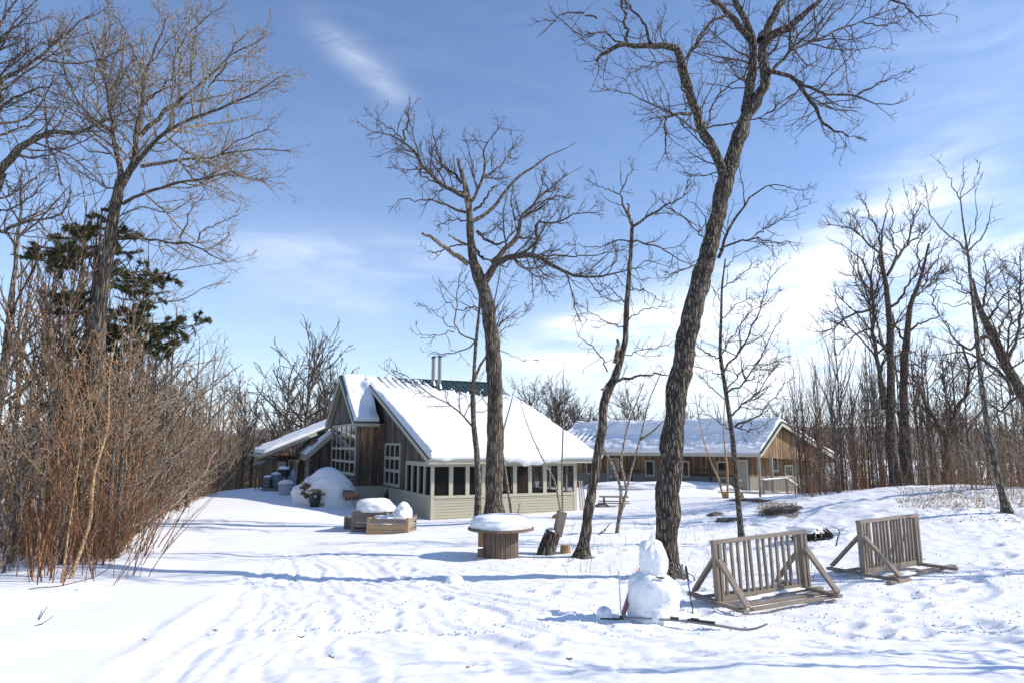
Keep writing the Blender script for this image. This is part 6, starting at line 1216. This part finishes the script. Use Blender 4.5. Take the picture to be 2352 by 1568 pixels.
# far trees left of and behind the house
def ftree(lbl, grp, tk=(1, 1, 1)):
    def f(i, x, y, r):
        k_ = r.choices(range(3), tk)[0]; put(K_far[k_], 'bare_tree', x, y, r.uniform(0, 6), r.uniform(.55, .9), lbl, 'tree', grp)
    return f
for i, (u, Y_, s_, k_, lb_) in enumerate(((648, 52, 1.28, 0, 'dark forked tree behind the left wing, leftmost of the tall group'), (693, 54, 1.45, 1, 'tallest tree of the group behind the left wing'), (742, 57, 1.38, 0, 'leaning tree behind the window gable'), (790, 62, 1.2, 1, 'wide tree seen over the ridge of the house gable'), (612, 50, .92, 2, 'slim tree left of the tall group behind the wing'), (555, 46, .95, 0, 'dark stemmed tree at the end of the left wood by the far snow crest'), (715, 60, 1.2, 2, 'pale branched tree behind the tallest tree'), (835, 72, .9, 2, 'small tree top seen over the roof ridge'))):
    p = at(u, 1100, Y_); put(K_far[k_], 'bare_tree', p.x, p.y, i * 1.7, s_, lb_, 'tree', zoff=-.8)
for i, (u, Y_, s_, k_) in enumerate(((625, 58, .85, 1), (670, 60, 1.0, 0), (705, 64, 1.1, 0), (728, 58, 1.0, 1), (765, 66, 1.05, 0), (805, 70, 1.0, 1), (830, 66, .85, 0), (580, 60, .8, 1))):
    p = at(u, 1100, Y_); put(K_far[k_], 'bare_tree', p.x, p.y, i * 2.1 + 1, s_, ('first', 'second', 'third', 'fourth', 'fifth', 'sixth', 'seventh', 'outermost left')[i] + (' tree from the left in the rear row behind the left wing' if i < 7 else ' tree of the rear row behind the left wing'), 'tree', zoff=-.8)
scatter(40, col(380, 720, 48, 75), ftree('small bare tree on the slope beyond the far snow crest', 'bare trees on the slope beyond the crest', (1, 1, 3)), 5, 1.5)
scatter(46, col(400, 860, 66, 120), ftree('distant bare tree in the valley wood left of the house', 'distant bare trees left of the house'), 7, 2)
scatter(44, col(1190, 1420, 52, 75), ftree('bare tree behind the gap between the two buildings', 'bare trees behind the gap between the buildings', (1, 1, 3)), 8, 1.5)
scatter(36, col(1330, 1900, 58, 80), ftree('bare tree whose top shows over the long roof', 'bare trees behind the long building', (1, 1, 3)), 9, 1.5)
# right hand wood
def rsap(i, x, y, r):
    k_ = r.choices(range(4), (3, 3, 3, 2))[0]; put(K_sap[k_], 'sapling', x, y, r.uniform(0, 6), r.uniform(.7, 1.2), ('thin brown', 'thin dark', 'short red brown', 'tall grey')[k_] + ' sapling in the thin wood ' + ('touching the right gable of the long building' if CU + FPX * x / y < 1930 else 'just right of the long building' if CU + FPX * x / y < 2010 else 'left of the big dark trees' if CU + FPX * x / y < 2080 else 'around the big dark trees'), 'sapling', 'saplings right of the long building')
scatter(62, col(1835, 2140, 24.5, 34), rsap, 10, .3)
def rbush(i, x, y, r):
    k_ = r.choice((0, 1, 2, 4, 5)); put(K_bush[k_], 'shrub', x, y, r.uniform(0, 6), r.uniform(.5, .85), ('red brown', 'tan', 'red brown', 'x', 'grey', 'low brown')[k_] + ' twiggy shrub behind the snow crest at the right', 'shrub', 'shrubs behind the right snow crest')
scatter(60, col(1850, 2420, 24.5, 30), rbush, 11, .3); scatter(30, col(2180, 2420, 19.5, 25), rbush, 12, .3)
def rtree(i, x, y, r):
    k_ = r.choices(range(4), (2, 4, 1, 2))[0]; put(K_tree[k_], 'bare_tree', x, y, r.uniform(0, 6), r.uniform(.5, .8), ('slender', 'dark', 'tan', 'wide')[k_] + ' bare tree in the right wood ' + ('behind the dark trees' if CU + FPX * x / y < 2180 else 'behind the pale slim tree' if CU + FPX * x / y < 2290 else 'at the frame edge') + (', front' if y < 34 else ', middle depth' if y < 48 else ', far back'), 'tree', 'bare trees in the wood at the right')
scatter(20, col(2150, 2460, 24, 34), rtree, 13, 1.0); scatter(34, col(1880, 2500, 36, 60), rtree, 14, 1.4)
scatter(34, col(1880, 2500, 60, 100), ftree('distant bare tree down the slope at the right', 'distant bare trees at the right', (1, 1, 3)), 15, 1.6)
# small spruce tip behind the long building
def needles(rng, P, n, ln, w, droop=0.0):
    """needle sprays along branch polylines"""
    B, m, _ = P.shape; i = rng.integers(0, B, n); t = rng.uniform(0, m - 1.001, n); k_ = t.astype(int); f = (t - k_)[:, None]; c_ = P[i, k_] * (1 - f) + P[i, k_ + 1] * f
    T = P[i, k_ + 1] - P[i, k_]; T /= np.linalg.norm(T, axis=1, keepdims=True) + 1e-9
    d = rng.normal(size=(n, 3)); d -= (d * T).sum(1, keepdims=True) * T; d /= np.linalg.norm(d, axis=1, keepdims=True) + 1e-9; d = d + T * 1.0; d[:, 2] -= droop; d *= (ln * rng.uniform(.6, 1.2, n) / np.linalg.norm(d, axis=1))[:, None]
    s_ = np.cross(d, rng.normal(size=(n, 3))); s_ *= w / (np.linalg.norm(s_, axis=1, keepdims=True) + 1e-9)
    return np.stack([c_ - s_, c_ + s_, c_ + d], 1).reshape(-1, 3), np.arange(n * 3).reshape(-1, 3)
def spruce(name, label, org, Ht, whorls, seed, nn_, sag=.25):
    """whorls: (height, azimuth, length) of each branch"""
    rng = np.random.default_rng(seed); e = empty(name, org, 0, label, 'spruce')
    z = np.linspace(0, Ht, 20); P = np.stack([z * .0 + .04 * np.sin(z), z * 0, z - .2], -1)[None]; V, Fq = tubes([(P, (.02 + .13 * (1 - z / Ht))[None] * Ht / 8)], [9]); from_np('trunk', V, Fq, M['grey_bark'], e, smooth=True)
    Bp = []
    for h_, a, L_ in whorls:
        t = np.linspace(0, 1, 12); zz = h_ + L_ * (-sag * t + sag * .75 * t ** 3) + rng.normal() * .05
        Bp.append(np.stack([np.cos(a) * L_ * t, np.sin(a) * L_ * t, zz], -1))
    Bp = np.array(Bp); Br = np.linspace(.025, .006, 12)[None].repeat(len(Bp), 0)
    s1 = kids(rng, Bp, Br, 6.5, .32, .15, .8, 52, 7, .06, -.03, .12, 1, .008, .003); s2 = kids(rng, *s1, 5, .45, .08, .35, 40, 5, .06, -.05, .1, 1, .008, .003)
    V, Fq = tubes([(Bp, Br), s1], [5, 3]); from_np('branches', V, Fq, M['twig'], e)
    V1, T1 = needles(rng, s2[0], nn_, .12, .011, .25); V2, T2 = needles(rng, s1[0], nn_ // 2, .13, .011, .25); V3, T3 = needles(rng, Bp, nn_ // 5, .12, .016, .1)
    from_np('needles', np.r_[V1, V2, V3], None, M['needle'], e, tri=np.r_[T1, T2 + len(V1), T3 + len(V1) + len(V2)]); return e
sp_b = at(160, 1235, 19); hb = H(sp_b.x, sp_b.y); rgx = random.Random(3); wh = []
def zat(v): return at(200, v, 19).z - hb
for v, side, L_ in ((478, 0, .35), (490, 3.1, .4), (500, 1.6, .4), (512, 3.3, 1.0), (515, 0.1, .9), (525, .5, 1.1), (522, 2.8, 1.3), (535, 3.14, 1.4), (538, -.2, 1.2), (545, 4, .9), (560, 3.1, 2.0), (565, 3.5, 1.6), (572, 0.2, 1.0), (578, 2.9, 2.1), (585, 3.2, 2.3), (590, 4.6, 1.2), (600, -.5, 1.0), (598, 1.5, 1.2), (610, .1, 1.9), (615, .4, 2.1), (620, -.3, 1.8), (640, -.1, 2.1), (650, .3, 1.9), (665, 3.2, 1.2), (670, 3.5, 1.4), (680, 2.9, 1.5), (690, 4.4, 1.3), (700, 3.1, 1.2), (705, -.2, 1.8), (712, .1, 2.4), (722, .2, 2.9), (730, -.1, 2.8), (742, -.3, 2.2), (760, .15, 2.4), (775, 3.3, 1.1), (790, .4, 1.8), (800, 3.0, 1.0), (830, 0, 1.4), (850, 3.2, 1.2), (880, .2, 1.4), (920, 3.0, 1.3), (960, .1, 1.2)):
    wh.append((zat(v), side + rgx.uniform(-.15, .15), L_))
spruce('spruce_tree', 'dark green ragged spruce growing beside the big bare tree at the left', (sp_b.x, sp_b.y, hb), zat(462), wh, 61, 52000)
q = at(1786, 960, 62); wh = [(5.2 - i * .16, rgx.uniform(0, 6.28), .12 + i * .045) for i in range(26)]
spruce('spruce_tree', 'small spruce tip showing over the ridge of the long building', (q.x, q.y, q.z - 4.6), 5.4, wh, 62, 5000)

# trees outside the frame on the right; their shadows cross the foreground snow
for i, (x, y, k_, s_, rz2) in enumerate(((8.8, 5.8, 1, .72, .3), (9.5, 6.5, 3, .72, 1.2), (14.5, 11.0, 0, 1.0, 2.2))):
    put(K_tree[k_], 'bare_tree', x, y, rz2, s_, ('dark bare tree nearest the right side of the track', 'wide bare tree behind the nearest one by the track', 'slender bare tree beyond the frame at the right', 'tan bare tree by the right side of the track', 'farthest dark tree right of the track')[i], 'tree')

# ------------------------------------------------------------------ stuff: undergrowth, weeds, litter
def weeds(name, label, n, region, hmin, hmax, mt, seed, rmin=.0025, lean=.2, branch=1.5):
    rng = np.random.default_rng(seed); r = random.Random(seed); pts = np.array([region(r) for _ in range(n)]); z = H(pts[:, 0], pts[:, 1])
    m = 5; d = np.c_[rng.normal(0, lean, (n, 2)), np.ones(n)]; d /= np.linalg.norm(d, axis=1, keepdims=True); L_ = rng.uniform(hmin, hmax, n) * rng.uniform(.5, 1, n); P = np.empty((n, m, 3)); P[:, 0] = np.c_[pts, z - .03]
    for k_ in range(1, m): d = d + rng.normal(0, .12, (n, 3)); d /= np.linalg.norm(d, axis=1, keepdims=True); P[:, k_] = P[:, k_ - 1] + d * (L_ / (m - 1))[:, None]
    Rr = np.full((n, m), rmin) * np.linspace(1.2, .7, m)[None]; a1 = kids(rng, P, Rr, branch / max(hmax, .2) * 1.0, .4, .05, .3, 40, 4, .15, .03, .3, 1, .008, rmin * .8)
    V, Fq = tubes([(P, Rr), a1], [3, 3]); return tag(from_np(name, V, Fq, M[mt]), label, kind='stuff')
def ureg(u0, u1, v0, v1):
    def f(r):
        p = groundhit(r.uniform(u0, u1), r.uniform(v0, v1), 8, 45); return p.x, p.y
    return f
weeds('dry_weeds', 'dry stalks poking through the snow between the log chair and the racks', 150, ureg(1300, 1900, 1180, 1330), .1, .5, 'red_twig', 71, .0035)
weeds('dry_weeds', 'dry stalks round the trunk feet', 60, ureg(1180, 1480, 1190, 1290), .08, .35, 'tan_twig', 72, .003)
weeds('dry_grass', 'matted dry grass on the knoll', 900, ureg(1740, 1830, 1158, 1185), .05, .22, 'grass', 73, .008, .9, .5)
weeds('dry_grass', 'dry grass along the crest at the right', 1500, ureg(2060, 2400, 1115, 1165), .05, .3, 'grass', 74, .006, .6, .5)
weeds('undergrowth', 'fine brown undergrowth on the floor of the left wood', 5200, reg_left(14, 46, 400), .3, 1.5, 'tan_twig', 75, .0048, .35, 2)
weeds('undergrowth', 'fine red undergrowth filling the left thicket', 2600, reg_left(13, 30, 330), .5, 2.0, 'red_twig', 76, .0042, .3, 2)
weeds('undergrowth', 'fine brown undergrowth behind the right snow crest', 4200, col(1850, 2480, 25, 50), .3, 1.5, 'red_twig', 77, .0055, .3, 2)
weeds('undergrowth', 'brown brush on the slope beyond the far snow crest', 4500, col(330, 720, 44, 80), .5, 2.4, 'pale_twig', 78, .010, .3, 2)
weeds('undergrowth', 'brown brush behind the buildings', 3500, col(1180, 1950, 54, 80), .8, 3.2, 'pale_twig', 79, .011, .25, 2)
def litter(name, label, n, region, size, seed, mt='leaf', zoff=.01):
    rng = np.random.default_rng(seed); r = random.Random(seed); pts = np.array([region(r) for _ in range(n)]); z = H(pts[:, 0], pts[:, 1]) + zoff; c_ = np.c_[pts, z]
    a = rng.normal(size=(n, 3)) * [1, 1, .3]; b = rng.normal(size=(n, 3)) * [1, 1, .3]; a *= size * rng.uniform(.4, 1.2, (n, 1)) / np.linalg.norm(a, axis=1, keepdims=True); b *= size * .5 / np.linalg.norm(b, axis=1, keepdims=True)
    return tag(from_np(name, np.stack([c_ - a, c_ + b, c_ + a, c_ - b], 1).reshape(-1, 3), np.arange(n * 4).reshape(-1, 4), M[mt]), label, kind='stuff')
litter('leaf_litter', 'scraps of bark and leaf on the snow', 200, ureg(700, 1900, 1250, 1560), .018, 81, 'rock')
litter('leaf_litter', 'leaf scraps round the oak foot', 160, ureg(1440, 1640, 1270, 1345), .025, 82, 'leaf')
litter('leaf_litter', 'dead leaves lying in the left wood', 5000, reg_left(16, 42, 420), .05, 83, 'leaf', .03)
litter('leaf_litter', 'litter on the right knoll crest', 500, ureg(2100, 2352, 1140, 1200), .04, 84, 'grass')
def crumbs(n, region, seed, smin, smax, label):
    rng = np.random.default_rng(seed); r = random.Random(seed); pts = np.array([region(r) for _ in range(n)]); z = H(pts[:, 0], pts[:, 1]); s = rng.uniform(smin, smax, n) ** 1.0
    o8 = np.array([(1, 0, 0), (0, 1, 0), (-1, 0, 0), (0, -1, 0), (0, 0, .8), (0, 0, -.5)]); f8 = np.array([(0, 1, 4), (1, 2, 4), (2, 3, 4), (3, 0, 4), (1, 0, 5), (2, 1, 5), (3, 2, 5), (0, 3, 5)])
    V = (o8[None] * (1 + rng.uniform(-.35, .35, (n, 6, 1)))) * s[:, None, None] + np.c_[pts, z + s * .3][:, None, :]
    return tag(from_np('snow_crumbs', V.reshape(-1, 3), None, M['snow_soft'], tri=(f8[None] + np.arange(n)[:, None, None] * 6).reshape(-1, 3)), label, kind='stuff')
crumbs(2600, ureg(560, 2352, 1290, 1566), 91, .006, .022, 'crumbs of snow scattered over the packed track')
crumbs(220, ureg(1300, 1760, 1380, 1470), 92, .006, .018, 'crumbs of snow round the snowman')
crumbs(350, ureg(1600, 2352, 1180, 1330), 93, .008, .024, 'crumbs of snow on the knoll')
for i, (u, v) in enumerate(((1307, 1517), (763, 1512), (333, 1472), (495, 1450), (1080, 1535), (692, 1466))):
    p = groundhit(u, v); o = MB(); r4 = random.Random(i)
    for _ in range(5): d_ = Vector((r4.uniform(-.05, .05), r4.uniform(-.03, .03), r4.uniform(0, .02))); o.tube([p + Vector((0, 0, .012)), p + d_ + Vector((0, 0, .014))], [.006, .003], 4)
    o = o.build('spruce_scrap', M['needle']); tag(o, ('largest dark green scrap, on the foreground snow at the middle', 'green scrap on the snow below the middle left', 'green scrap on the smooth left snow bank', 'green scrap on the plough ledge', 'small green scrap near the bottom edge', 'green scrap by the tracks at the left')[i], 'scrap')
for i, pts in enumerate((((88, 1425), (100, 1410), (108, 1400)), ((75, 1440), (98, 1437), (122, 1424)))):
    P_ = [groundhit(*q) for q in pts]; o = MB().tube([p + Vector((0, 0, .01 + .02 * j)) for j, p in enumerate(P_)], [.006, .005, .003], 5).build('twig', M['twig']); tag(o, ('upper', 'lower')[i] + ' of two dark twigs on the smooth snow at the lower left', 'twig')

# ------------------------------------------------------------------ air
hm = bpy.data.materials.new('haze'); hm.use_nodes = True; T = NT(hm.node_tree); T.n.clear()
vp = T.new('ShaderNodeVolumePrincipled'); vp.inputs['Color'].default_value = (.93, .96, 1, 1); vp.inputs['Density'].default_value = 0.00014
T.l.new(vp.outputs[0], T.new('ShaderNodeOutputMaterial').inputs['Volume'])
tag(MB().box(-4200, 4200, -200, 4200, -140, 160).build('haze', hm), 'thin blue air over the valley', kind='stuff')
